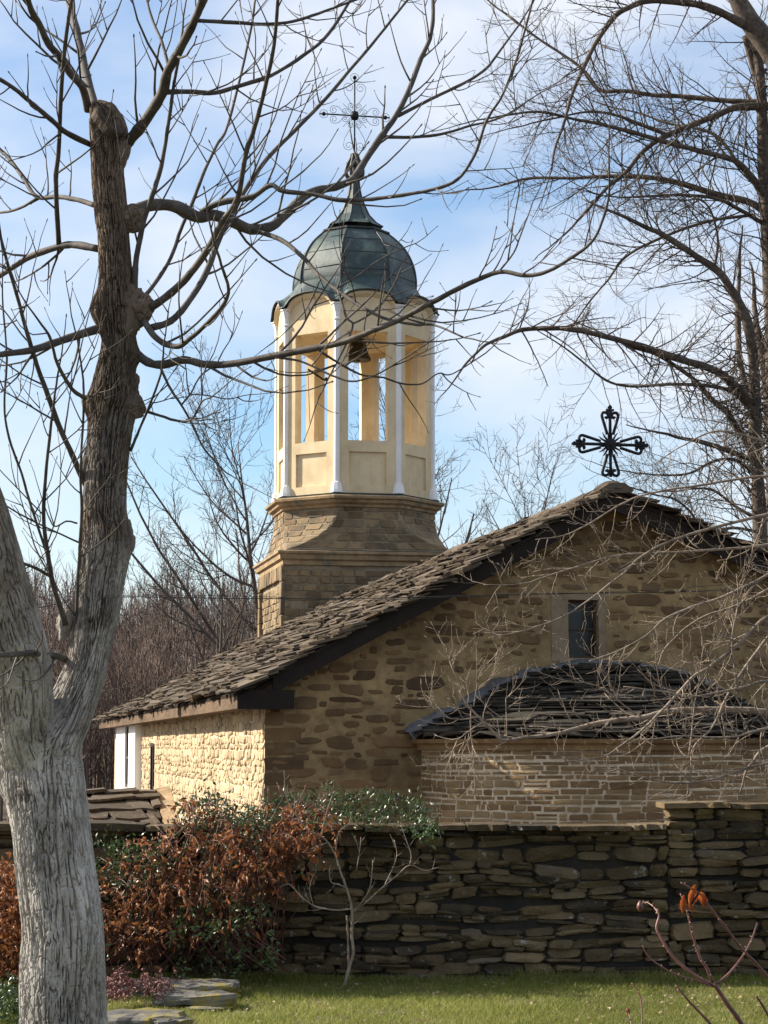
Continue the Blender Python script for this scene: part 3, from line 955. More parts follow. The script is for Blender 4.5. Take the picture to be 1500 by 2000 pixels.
# corner columns
for k in range(8):
    th = math.pi/8 + k * math.pi/4
    c = (RB * .995 * math.cos(th), RB * .995 * math.sin(th), 0)
    col = MB()
    col.lathe([(.16, b0+.02), (.15, b0+.10), (.11, b0+.28), (.075, b0+.30), (.075, e0-.48), (.10, e0-.46), (.10, e0-.42), (.08, e0-.40), (.085, e0-.26), (.15, e0-.08), (.175, e0-.06), (.175, e0-.03)], 8, c, th + math.pi/8)
    col.build('column', M['white_trim'], tower)
# belfry floor and ceiling
MB().lathe([(AP_-.1, o0-.25), (AP_-.1, o0-.12)], 8, (0,0,0), math.pi/8).build('belfry_floor', M['render'], tower)
MB().lathe([(AP_-.1, o1+.10), (AP_-.1, o1+.2)], 8, (0,0,0), math.pi/8).build('belfry_ceiling', M['render'], tower)

# dome
zd = lambda y: zpx(y, YC - .6)
DP = [(123, 560), (123.5, 545), (120, 522), (112, 500), (100, 480), (85, 464), (68, 450), (60, 446)]
dprof = [(r * PXM * 1.01, zd(y)) for r, y in DP]
def oct_surf(prof, nsub=6, pinch=.985):
    """octagonal dome, each face slightly bowed; returns V, F"""
    V = []; n = 8 * nsub
    for (r, z) in prof:
        for k in range(8):
            a0, a1 = math.pi/8 + k*math.pi/4, math.pi/8 + (k+1)*math.pi/4
            A, B = np.array((math.cos(a0), math.sin(a0)))*r, np.array((math.cos(a1), math.sin(a1)))*r
            for i in range(nsub):
                q = A + (B - A) * i / nsub
                V.append((q[0], q[1], z))
    m = len(prof)
    F = [(j*n+i, j*n+(i+1) % n, (j+1)*n+(i+1) % n, (j+1)*n+i) for j in range(m-1) for i in range(n)]
    F.append(tuple((m-1)*n + i for i in range(n)))
    return V, F
fine = catmull([(r, z, 0) for r, z in dprof], 4)[:, :2]
V, F = oct_surf([tuple(q) for q in fine], 1)
dome = mk('dome', V, F, M['copper'], tower)
# raised seams: ribs on the corners and cross seams
rib = Tubes()
for k in range(8):
    a = math.pi/8 + k*math.pi/4
    rib.add([(r*1.003*math.cos(a), r*1.003*math.sin(a), z) for r, z in fine], .028, 5)
rib.build('rib', M['copper_dark'], dome)
for y in (540, 505, 476):
    zz = zd(y)
    r = float(np.interp(zz, fine[:, 1], fine[:, 0])) * 1.002
    sm = Tubes()
    pp = octp(r)
    for k in range(8):
        # staggered sheet heights from face to face
        dz = .10 * ((k * 5) % 3 - 1)
        r2 = float(np.interp(zz + dz, fine[:, 1], fine[:, 0])) * 1.001
        p2 = octp(r2)
        a, b = p2[k], p2[(k+1) % 8]
        sm.add([(a[0], a[1], zz+dz), (b[0], b[1], zz+dz)], .013, 4)
    sm.build('seam', M['copper_dark'], dome)
# wavy skirt over the arches
NU = 20
V = []
for lvl in range(5):
    fl_ = lvl / 4
    for k in range(8):
        f = face_pt(k)
        for i in range(NU):
            u = -FWD/2 + FWD * i / NU
            ze = arch_z(u) + .012
            P0 = np.array(f(u * 1.05, -.17, ze))
            th = math.atan2(P0[1], P0[0])
            # target on the dome foot
            kk = (th - math.pi/8) % (math.pi/4)
            rr = 122 * PXM * math.cos(math.pi/8) / math.cos(kk - math.pi/8)
            zt = zd(552)
            P1 = np.array((rr*math.cos(th), rr*math.sin(th), zt))
            q = P0 * (1 - fl_) + P1 * fl_
            q[2] = P0[2] + (P1[2] - P0[2]) * (fl_ ** 1.5)
            V.append(tuple(q))
n = 8 * NU
F = [(j*n+i, j*n+(i+1) % n, (j+1)*n+(i+1) % n, (j+1)*n+i) for j in range(4) for i in range(n)]
skirt = mk('eave_skirt', V, F, M['copper'], tower)
ed = Tubes()
ed.add([V[i % n] for i in range(n + 1)], .026, 5)
ed.build('eave_edge', M['copper_dark'], skirt)
# collar and spire
MB().lathe([(56*PXM, zd(458)), (69*PXM, zd(458)), (69*PXM, zd(450)), (72*PXM, zd(449)), (72*PXM, zd(446)), (55*PXM, zd(444))], 8, (0,0,0), math.pi/8).build('collar', M['copper_dark'], tower)
SP = [(58, 446), (44, 437), (30, 422), (22, 405), (15, 388), (11, 370), (9, 352), (8, 345)]
V, F = oct_surf([(r*PXM, zpx(y, YC)) for r, y in SP], 1)
spire = mk('spire', V, F, M['copper'], tower)
rib = Tubes()
for k in range(8):
    a = math.pi/8 + k*math.pi/4
    rib.add([(r*PXM*1.01*math.cos(a), r*PXM*1.01*math.sin(a), zpx(y, YC)) for r, y in SP], .02, 4)
rib.build('rib', M['copper_dark'], spire)
# open bulb finial of curved straps
for k in range(8):
    a = k * math.pi/4 + .2
    st = Tubes()
    pr = [(8, 350), (15, 346), (18.5, 338), (17, 328), (12, 318), (8, 310), (6.5, 303)]
    st.add(catmull([(r*PXM*math.cos(a), r*PXM*math.sin(a), zpx(y, YC)) for r, y in pr], 3), .045, 6)
    st.build('finial_strap', M['copper_dark'], tower)
MB().lathe([(7*PXM, zpx(352, YC)), (5*PXM, zpx(330, YC)), (6*PXM, zpx(308, YC)), (8*PXM, zpx(303, YC)), (8*PXM, zpx(301, YC))], 10).build('finial_core', M['copper_dark'], tower)

# cross on the dome (thin scrollwork)
zx = lambda y: zpx(y, YC)
cz = zx(226)
dcross = empty('iron_cross', (tw[0], tw[1], zx(303)), RZ)
tag(dcross, 'slender wrought iron cross with thin scrolls on top of the dome', 'cross')
cz0 = zx(303)
def spiral(c, r, a0, turns, sgn, n=18):
    """flat spiral points from outside to centre in (x, z)"""
    out = []
    for i in range(n + 1):
        t = i / n
        rr = r * (1 - .78 * t); a = a0 + sgn * turns * 2 * math.pi * t
        out.append((c[0] + rr * math.cos(a), c[1] + rr * math.sin(a)))
    return out
px = PXM
bar = Tubes()
bar.add([(0,0,0), (0,0,zx(148)-cz0)], .022, 6); bar.build('shaft', M['iron'], dcross)
bar = Tubes()
bar.add([(-72*px,0,cz-cz0), (72*px,0,cz-cz0)], .022, 6); bar.build('crossbar', M['iron'], dcross)
MB().lathe([(.02, -.13), (.09, -.10), (.12, 0), (.09, .10), (.02, .13)], 12, (0, 0, cz-cz0)).build('boss', M['iron'], dcross, True)
for (x, z) in ((0, 79), (-63, 0), (63, 0)):
    MB().lathe([(.01, -.06), (.045, -.035), (.06, 0), (.045, .035), (.01, .06)], 10, (x*px, 0, cz-cz0 + z*px)).build('knob', M['iron'], dcross, True)
    rg = Tubes()
    rg.add([(x*px + 8.5*px*math.cos(q), 0, cz-cz0 + z*px + 8.5*px*math.sin(q)) for q in np.linspace(0, 6.28, 17)], .0065, 4)
    rg.build('ring', M['iron'], dcross)
arms = []
for (ax, ln, big) in ((0, 70, 1), (math.pi/2, 52, .8), (math.pi, 76, 1), (-math.pi/2, 52, .8)):
    for sgn in (-1, 1):
        # lyre-shaped scroll: leaves the boss, swings out and curls in at the end
        base = [(3*sgn, 12), (7*sgn, 24), (20*sgn*big, ln*.62), (22*sgn*big, ln*.78)]
        c = (12*sgn*big, ln*.82)
        sp = spiral(c, 10.5*big, 0 if sgn > 0 else math.pi, 1.5, sgn, 22)
        path = catmull([(a, b, 0) for a, b in base + sp], 2)[:, :2]
        rot = [(a*math.cos(-ax) - b*math.sin(-ax), a*math.sin(-ax) + b*math.cos(-ax)) for a, b in path]
        tb = Tubes(); tb.add([(a*px, 0, cz-cz0 + b*px) for a, b in rot], .0065, 4)
        tb.build('scroll', M['iron'], dcross)
for q in range(4):
    a = math.pi/4 + q*math.pi/2
    for sgn in (-1, 1):
        pts = [(sgn*2, 6), (sgn*3, 12)] + spiral((sgn*9, 19), 7, 0 if sgn < 0 else math.pi, 1.3, -sgn, 16)
        rot = [(x*math.cos(a-math.pi/2) - z*math.sin(a-math.pi/2), x*math.sin(a-math.pi/2) + z*math.cos(a-math.pi/2)) for x, z in pts]
        tb = Tubes(); tb.add([(x*px, 0, cz-cz0 + z*px) for x, z in rot], .0065, 4)
        tb.build('scroll', M['iron'], dcross)
    tb = Tubes(); tb.add([(r*px*math.cos(a), 0, cz-cz0 + r*px*math.sin(a)) for r in (6, 34)], .0065, 4)
    tb.build('ray', M['iron'], dcross)

# bell
bl_z = zpx(708, YC)
bell = empty('church_bell', (tw[0], tw[1], bl_z), RZ)
tag(bell, 'dark bronze bell hanging inside the cream belfry', 'bell')
hb = zpx(662, YC) - bl_z
MB().lathe([(.30, 0), (.335, .0), (.34, .04), (.29, .13), (.235, .28), (.21, .42), (.19, hb*.88), (.14, hb*.97), (.04, hb)], 28, (.05, -.3, 0)).build('bell_body', M['bronze'], bell, True)
hd = Tubes(); hd.add([(.05, -.3, hb-.02), (.05, -.3, o1 - bl_z + .12)], .05, 8); hd.build('hanger', M['iron'], bell)
MB().box(-.25, .35, -.36, -.24, hb+.04, hb+.16).build('headstock', M['timber_dark'], bell)
cl = Tubes(); cl.add([(.05, -.3, .3), (.05, -.3, -.03)], [.02, .05], 8); cl.build('clapper', M['iron'], bell)
br = empty('bell_lever', (tw[0], tw[1], zpx(748, YC)), RZ)
tag(br, 'small iron striking lever in the left belfry opening', 'lever')
lv = Tubes(); lv.add([(-1.32, -.55, .22), (-.92, -.5, -.02), (-.84, -.5, -.05)], .025, 6); lv.build('lever_arm', M['iron'], br)
lv = Tubes(); lv.add([(-1.32, -.55, .22), (-1.26, -.55, -1.2)], .008, 4); lv.build('pull_wire', M['iron'], br)
MB().lathe([(.02, -.05), (.06, -.03), (.06, .03), (.02, .05)], 8, (-.82, -.5, -.02)).build('weight', M['iron'], br)

# ------------------------------------------------------------------ cross on the gable
gx = np.array((CC[0] + ca*(RIDGE_A+.03) - sa*-.16, CC[1] + sa*(RIDGE_A+.03) + ca*-.16, RIDGE_Z + .12))
gcross = empty('iron_cross', gx, RZ)
tag(gcross, 'heavy black wrought iron cross with heart shaped arms on the gable', 'cross')
q_ = gx[1] / F_PX / 7.5           # metres per 1/7.5 pixel
zc_ = .565 / q_ * q_
zc_ = 560 * q_
def X2(pts): return [(a*q_, 0, zc_ + b*q_) for a, b in pts]
for ai, ax in enumerate((0, math.pi/2, math.pi, -math.pi/2)):
    cA, sA = math.cos(ax), math.sin(ax)
    ro = lambda p: (p[0]*cA - p[1]*sA, p[0]*sA + p[1]*cA)
    k = 1.0 if ai != 2 else .97
    b = Tubes(); b.add(X2([ro((0, 40)), ro((0, 500*k))]), 24*q_, 6); b.build('arm_bar', M['iron'], gcross)
    for sgn in (-1, 1):
        pts = [(45*sgn, 150), (75*sgn, 250), (108*sgn, 360), (126*sgn, 430), (112*sgn, 468), (75*sgn, 478), (40*sgn, 462), (28*sgn, 430), (42*sgn, 404), (62*sgn, 402), (70*sgn, 420)]
        pts = [ro((a, b_*k)) for a, b_ in pts]
        b = Tubes(); b.add(catmull([np.array(p) for p in X2(pts)], 3), 23*q_, 7); b.build('scroll', M['iron'], gcross)
    if ai != 2:
        # fleur tip: pointed prism with side barbs
        poly = [(-18, 480), (-62, 505), (-58, 535), (-25, 528), (-34, 560), (0, 600), (34, 560), (25, 528), (58, 535), (62, 505), (18, 480)]
        P3 = X2([ro(p) for p in poly])
        P3 = [(p[0], -.016, p[2]) for p in P3]
        MB().prism(P3, (0, .032, 0)).build('fleur_tip', M['iron'], gcross)
MB().lathe([(.002, -.05), (85*q_, -.03), (85*q_, .03), (.002, .05)], 16).build('boss', M['iron'], gcross).matrix_local = __import__('mathutils').Matrix.Translation((0, 0, zc_)) @ __import__('mathutils').Matrix.Rotation(R(90), 4, 'X')
for i in range(16):
    a = (i + .5) * math.pi / 8
    if abs((a % (math.pi/2)) - 0) < .3 or abs((a % (math.pi/2)) - math.pi/2) < .3: ln = 170
    else: ln = 215
    b = Tubes(); b.add(X2([(60*math.cos(a), 60*math.sin(a)), (ln*.75*math.cos(a+.05), ln*.75*math.sin(a+.05)), (ln*math.cos(a), ln*math.sin(a))]), [20*q_, 13*q_, 4*q_], 5)
    b.build('ray', M['iron'], gcross)

# ------------------------------------------------------------------ dry stone garden wall
GWY = 19.62
gwall = empty('garden_wall', (0, GWY, 0))
tag(gwall, 'dark dry stone garden wall with flat cap slabs behind the lawn', 'wall')
STEP_X = W(1302, 1560, GWY)[0]
TOP_L, TOP_R = zpx(1612, GWY), zpx(1568, GWY)
XL, XR = -6.5, 8.2
core = MB()
core.box(XL, STEP_X + .06, .055, .46, -.05, TOP_L - .03); core.box(STEP_X + .061, XR, .055, .46, -.05, TOP_R - .03)
core.build('wall_core', M['wallcore'], gwall)
def Sw(u, v, w):
    return (u, .12 - w + .03 * math.sin(u * 1.3) * math.sin(v * 2), v)
items = []
def dry(u0, u1, v0, v1):
    v = v0
    while v < v1 - .03:
        h = rnd.choice((.06, .08, .10, .12, .15))
        h = min(h, v1 - v)
        if v1 - v - h < .05: h = v1 - v
        u = u0 - rnd.uniform(0, .2)
        ph = rnd.uniform(0, 6)
        def wv(x, z): return z + (.035 * math.sin(1.4 * x + ph) + .02 * math.sin(3.7 * x + 2 * ph)) * max(0, min(1, (z - v0) * 4, (v1 - z) * 4))
        while u < u1:
            w = rnd.uniform(.18, .50)
            a, b = max(u, u0), min(u + w, u1)
            if b - a > .07:
                # a bay of the course: one boulder, or flat stones stacked, or a boulder on a shim
                k = rnd.random()
                if k < .42 or h < .09: sub = [(0, 1, 1)]
                elif k < .62: m_ = rnd.uniform(.35, .65); sub = [(0, m_, 1), (m_, 1, rnd.choice((1, 2)))]
                elif k < .80: m_ = rnd.uniform(.2, .35); sub = [(0, m_, 1), (m_, 1, 1)]
                else: m_, q_2 = rnd.uniform(.25, .4), rnd.uniform(.55, .75); sub = [(0, m_, 1), (m_, q_2, rnd.choice((1, 2))), (q_2, 1, 1)]
                for (c, d, k_) in sub:
                    cuts = [a, b] if k_ == 1 else [a, a + (b - a) * rnd.uniform(.35, .65), b]
                    for x0, x1 in zip(cuts[:-1], cuts[1:]):
                        z0, z1 = v + h * c, v + h * d
                        sl = rnd.uniform(-.05, .05)
                        o = blob_outline(x0 - .003, x1 + .003, z0 - .004, z1 + .004, .05, 12, rnd.uniform(4, 9))
                        o = [(x, wv(x, z) + sl * (x - x0)) for x, z in o]
                        items.append((o, rnd.uniform(.09, .155)))
            u += w
        v += h
dry(XL, STEP_X, 0.0, TOP_L - .045)
dry(STEP_X, XR, 0.0, TOP_R - .05)
place_stones(items, Sw, 'stone', M['wallstone'], gwall, 300, key=lambda it: abs(it[0][0][0] - 1.9), back=.1, round_=.14, tilt=.25)
# cap slabs
for (u0, u1, zt) in ((XL, STEP_X - .01, TOP_L), (STEP_X - .05, XR, TOP_R)):
    u = u0
    while u < u1:
        w = min(rnd.uniform(.35, .95), u1 - u)
        n = 9; P = []
        for i in range(n):
            t_ = i / (n - 1)
            P.append((u + .01 + (w - .02) * t_, -.10 + rnd.uniform(-.045, .02)))
        Q = [(u + w - .01, .50 + rnd.uniform(-.03, .03)), (u + .01, .50 + rnd.uniform(-.03, .03))]
        th = rnd.uniform(.035, .075); z0 = zt - .05 + rnd.uniform(-.006, .01); tl = rnd.uniform(-.015, .02)
        # rising to the middle of the lower stretch as in the photograph
        poly = P + Q
        N_ = len(poly)
        V = [(x, y, z0 + tl*(x-u)/w) for x, y in poly] + [(x, y, z0 + th + tl*(x-u)/w + rnd.uniform(-.005, .005)) for x, y in poly]
        F = [tuple(range(N_-1, -1, -1)), tuple(range(N_, 2*N_))] + [(i, (i+1) % N_, N_ + (i+1) % N_, N_+i) for i in range(N_)]
        mk('cap_slab', V, F, M['wallstone'], gwall)
        u += w

# ------------------------------------------------------------------ small lean-to against the side wall
lt0 = (CC[0] + ca*0 - sa*10.9, CC[1] + sa*0 + ca*10.9, 0)
shed = empty('lean_to', lt0, RZ)
tag(shed, 'low lean-to with cracked stone slab roof against the church side wall', 'shed')
zf, zb_ = zpx(1634, 38.9), zpx(1546, 41.2)
SW = 2.75
sd = MB()
P = [(-SW,0,zf-.10),(-.05,0,zf-.10),(-.05,2.5,zb_-.10),(-SW,2.5,zb_-.10),(-SW,0,zf-.03),(-.05,0,zf-.03),(-.05,2.5,zb_-.03),(-SW,2.5,zb_-.03)]
sd.hexa(P)
sroof = sd.build('roof_deck', M['timber_dark'], shed)
nn = np.array((0, -(zb_-zf), 2.5)); nn = nn/np.linalg.norm(nn); dd = np.array((0, 2.5, zb_-zf)); LD = np.linalg.norm(dd); dd = dd/LD
def Ssh(u, v, w):
    return tuple(np.array((u, 0, zf - .03)) + dd*v + nn*(w + .02*math.sin(u*2.1+v)))
v = -.12
while v < LD - .1:
    st = rnd.uniform(.3, .55)
    u = -SW
    while u < -.45:
        w = rnd.uniform(.35, 1.1)
        V, F = slab(Ssh, u, min(u + w, -.30) - .015, v + rnd.uniform(-.06, .06), min(v + st*1.5, LD + .05), rnd.uniform(.035, .07), rnd.uniform(.05, .1), .2)
        mk('roof_slab', V, F, M['slate'], sroof)
        u += w
    v += st
# mortar fillet against the church wall
MB().hexa([Ssh(-.33,-.02,.0), Ssh(-.02,-.02,.0), Ssh(-.02,LD,.0), Ssh(-.33,LD,.0), Ssh(-.30,-.02,.08), Ssh(-.02,-.02,.15), Ssh(-.02,LD,.15), Ssh(-.30,LD,.08)]).build('mortar_fillet', M['cornice'], shed)
MB().box(-SW, -.06, 2.3, 2.5, -1.0, zb_-.12).build('back_wall', M['mortar'], shed)
MB().box(-SW, -.06, .12, .28, zf-.30, zf-.12).build('lintel', M['timber'], shed)
for x in (-SW+.1, -2.2, -.4):
    MB().box(x, x+.16, .13, .27, -1.0, zf-.302).build('post', M['timber'], shed)
MB().box(-SW+.3, -.5, .9, .96, -1.0, zf-.35).build('plank_wall', M['timber'], shed)

# ------------------------------------------------------------------ branching
def unit(v): return v / (np.linalg.norm(v) + 1e-9)
def rvec(): 
    v = rng.normal(size=3); return v / np.linalg.norm(v)

def grow(start, d, length, r0, rng_bend=.25, up=.15, nseg=6, taper=.25, zig=0.0):
    pts = [np.array(start)]; d = unit(np.array(d))
    for i in range(nseg):
        d = unit(d + rvec() * rng_bend + np.array((0, 0, up)) + (rvec() * zig if zig else 0))
        pts.append(pts[-1] + d * (length / nseg) * rng.uniform(.8, 1.2))
    r = np.linspace(r0, r0 * taper, nseg + 1)
    return np.array(pts), r

def sprout(path, rad, n, length, ang=(35, 65), up=.12, bend=.2, rk=.55, span=(.15, 1.0), nseg=5, zig=0.0, flat=.6, rmin=.0022, rmax=9, tip=True):
    """children along a path: list of (pts, radii)"""
    out = []
    P = np.asarray(path); seg = np.linalg.norm(np.diff(P, axis=0), axis=1); cum = np.concatenate([[0], np.cumsum(seg)])
    tot = cum[-1]
    for i in range(n):
        f = span[0] + (span[1] - span[0]) * (i + rng.uniform(.1, .9)) / n
        s = f * tot
        j = min(np.searchsorted(cum, s) - 1, len(P) - 2); j = max(j, 0)
        t = (s - cum[j]) / (seg[j] + 1e-9)
        p = P[j] * (1 - t) + P[j+1] * t
        tan = unit(P[j+1] - P[j])
        r = rad[j] * (1 - t) + rad[j+1] * t
        a = math.radians(rng.uniform(*ang))
        side = rvec(); side[1] *= flat
        side = unit(side - tan * np.dot(side, tan))
        d = tan * math.cos(a) + side * math.sin(a)
        ln = length * rng.uniform(.45, 1.15) * (1.15 - .55 * f)
        out.append(grow(p, d, ln, max(rmin, min(r * rk, rmax)), bend, up, nseg, .35, zig))
    return out

def trace(pts, D0, D1, w0, w1, k=4, wob=.0):
    """px polyline -> path at real depth (D0 at the start, D1 at the end), width in px -> radius"""
    P = np.array(pts, float)
    ln = np.concatenate([[0], np.cumsum(np.hypot(*np.diff(P, axis=0).T))]); f = ln / ln[-1]
    Q = np.array([W(x, y, D0 + (D1 - D0) * q) for (x, y), q in zip(P, f)])
    Q = catmull(Q, k)
    g_ = np.linspace(0, 1, len(Q))
    D = D0 + (D1 - D0) * g_
    r = (w0 + (w1 - w0) * g_) * .5 * D / F_PX
    if wob:
        Q = Q + np.cumsum(rng.normal(size=Q.shape) * wob, axis=0) * np.minimum(1, g_ * 4)[:, None] * .5
    r = r * (1 + .22 * (vnoise(np.arange(len(r))*.6, np.full(len(r), P[0][0]*.37), 0) - .5))
    return Q, r

class Joints:
    """remembers where traced limbs run, so that a side branch starts at its parent's real depth"""
    def __init__(s): s.q = []
    def depth(s, p, default, tol=16):
        if not s.q: return default
        A = np.concatenate(s.q); d = np.hypot(A[:, 0] - p[0], A[:, 1] - p[1]); i = int(d.argmin())
        return float(A[i, 2]) if d[i] < tol else default
    def note(s, pts, D0, D1):
        P = np.array(pts, float)
        ln = np.concatenate([[0], np.cumsum(np.hypot(*np.diff(P, axis=0).T))])
        t = np.linspace(0, ln[-1], 80)
        s.q.append(np.stack([np.interp(t, ln, P[:, 0]), np.interp(t, ln, P[:, 1]), D0 + (D1 - D0) * t / ln[-1]], -1))
# ------------------------------------------------------------------ the big walnut in front
TD = 11.0
walnut = empty('walnut_tree', W(124, 2290, TD))
wo = np.array(walnut.location)
tag(walnut, 'large forked bare tree with deeply ridged grey bark in the left foreground', 'tree')
def bark_tube(prof, Dd, name, cells, nth, dz, depth, capz=None, seed=0, knots=()):
    """prof: list of (py, centre px, width px) from bottom to top"""
    D_ = np.array([Dd(y) if callable(Dd) else Dd for y, c, w in prof])
    P = np.array([W(c, y, D) for (y, c, w), D in zip(prof, D_)]); r = np.array([w * .5 * D / F_PX for (y, c, w), D in zip(prof, D_)])
    Q = catmull(np.hstack([P, r[:, None]]), 8)
    seg = np.linalg.norm(np.diff(Q[:, :3], axis=0), axis=1); cum = np.concatenate([[0], np.cumsum(seg)])
    m = int(cum[-1] / dz)
    s = np.linspace(0, cum[-1], m)
    C = np.stack([np.interp(s, cum, Q[:, i]) for i in range(4)], -1)
    T = np.gradient(C[:, :3], axis=0); T /= np.linalg.norm(T, axis=1)[:, None]
    A = np.cross(T, np.array((0, 1.0, 0))); A /= np.linalg.norm(A, axis=1)[:, None]
    B = np.cross(T, A)
    th = np.arange(nth) / nth
    TH_, S_ = np.meshgrid(th, s)
    R_ = C[:, 3][:, None] * np.ones_like(TH_)
    # lumpy outline
    cx, cy = np.cos(TH_*2*math.pi), np.sin(TH_*2*math.pi)
    lump = (vnoise(cx*1.3 + 7, cy*1.3, S_*1.6, seed) - .5) * .16 + (vnoise(cx*2.6, cy*2.6 + 3, S_*4, seed+1) - .5) * .09
    # bark: long braided ridges with deep furrows, broken across now and then
    kf = cells / 3.0
    sw = S_ + .05 * (vnoise(cx*3, cy*3, S_*4, seed+2) - .5)
    tw_x = (vnoise(cx*1.5, cy*1.5, S_*2.5, seed+8) - .5) * .16
    c2, s2 = np.cos(TH_*2*math.pi + tw_x), np.sin(TH_*2*math.pi + tw_x)
    n1_ = np.abs(vnoise(c2*kf, s2*kf, sw*7.0, seed+3) - .5) * 2
    n2_ = np.abs(vnoise(c2*kf*1.9, s2*kf*1.9, sw*13.0, seed+4) - .5) * 2
    ridge = np.clip(n1_ / .17, 0, 1) ** .9
    ridge2 = np.clip(n2_ / .14, 0, 1)
    brk, idb = worley(TH_ * int(cells * .8) + (vnoise(c2*4, s2*4, S_*8, seed+5) - .5), S_ * 11, max(3, int(cells * .8)), seed)
    crack = np.clip(brk / .07, 0, 1)
    fine = vnoise(cx*25, cy*25, S_*16, seed+6) - .5
    rr = R_ * (1 + lump) + depth * (ridge - .8) + depth * .28 * (ridge2 - .7) + depth * .35 * (crack - 1) + depth * .12 * (idb - .5) + depth * .07 * fine
    for (ks, kth, kw, kh) in knots:     # burls: (metres along, angle 0..1, width m, height m)
        dth = np.abs(((TH_ - kth + .5) % 1) - .5) * 2 * math.pi * R_
        rr = rr + kh * np.exp(-((S_ - ks)/kw)**2 - (dth/(kw*.9))**2)
    V = C[:, None, :3] + rr[:, :, None] * (A[:, None, :] * cx[:, :, None] + B[:, None, :] * cy[:, :, None])
    V = V.reshape(-1, 3) - wo
    i = np.arange(m-1)[:, None]*nth + np.arange(nth)[None, :]
    k = np.arange(m-1)[:, None]*nth + ((np.arange(nth)+1) % nth)[None, :]
    F = np.stack([i, k, k + nth, i + nth], -1).reshape(-1, 4).tolist()
    F.append([(m-1)*nth + q for q in range(nth)])
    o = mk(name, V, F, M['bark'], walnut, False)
    return o, (C[:, :3], C[:, 3])
prof = [(2290,126,190),(2150,125,166),(2000,122,156),(1900,121,155),(1810,121,150),(1696,108,147),(1620,101,146),(1563,95,148),(1506,88,148),(1468,92,138),(1430,110,112),(1392,135,88),(1316,165,76),(1278,174,72),(1207,187,80),(1140,196,84),(1073,207,92),(1040,208,90),(1007,204,80),(940,207,78),(873,212,78),(807,220,84),(780,226,88),(740,224,76),(673,231,62),(633,229,60),(533,225,62),(467,221,60),(400,215,62),(333,209,60),(300,211,68),(233,204,60),(215,194,44),(204,186,24)]
trunk, tpath = bark_tube(prof, TD, 'trunk', 42, 320, 0.0085, .027, seed=3,
    knots=((2.12, .99, .13, .05), (4.13, .98, .075, .07), (4.65, .0, .10, .06), (4.4, .5, .05, .03), (2.3, .25, .12, .06)))
prof2 = [(1600,92,90),(1560,84,104),(1500,70,116),(1440,50,118),(1380,42,118),(1300,36,120),(1207,14,118),(1140,-4,115),(1073,-22,112),(1007,-42,108),(900,-75,100),(700,-130,90),(400,-190,70),(0,-240,50)]
limb, lpath = bark_tube(prof2, lambda y: TD - .02 - max(0, 1500 - y) * .0013, 'limb', 30, 240, .010, .020, seed=21)
from mathutils import Matrix
cf = MB(); Vc = []
for (rr_, zz_) in ((.086, -.05), (.092, .0), (.084, .012), (.05, .004)):
    for i in range(22):
        a_ = 2*math.pi*i/22; q_r = rr_ * (1 + .10*math.sin(3*a_ + 1) + rnd.uniform(-.05, .05))
        Vc.append((q_r*math.cos(a_)*.82, q_r*math.sin(a_)*1.15, zz_))
Vc.append((0, 0, .0))
cf.add(Vc, [(j*22+i, j*22+(i+1) % 22, (j+1)*22+(i+1) % 22, (j+1)*22+i) for j in range(3) for i in range(22)] + [(66+i, 66+(i+1) % 22, 88) for i in range(22)])
cfo = cf.build('cut_face', M['cutwood'], walnut)
nz_ = Vector((.62, -.55, .55)).normalized(); ax_ = Vector((.60, .0, -.62)); ax_ = (ax_ - nz_*ax_.dot(nz_)).normalized(); bx_ = nz_.cross(ax_)
mr_ = Matrix((bx_, ax_, nz_)).transposed().to_4x4()
cfo.matrix_local = Matrix.Translation(Vector(W(217, 238, TD - .075) - wo)) @ mr_
def rel(P, o): return np.asarray(P) - o
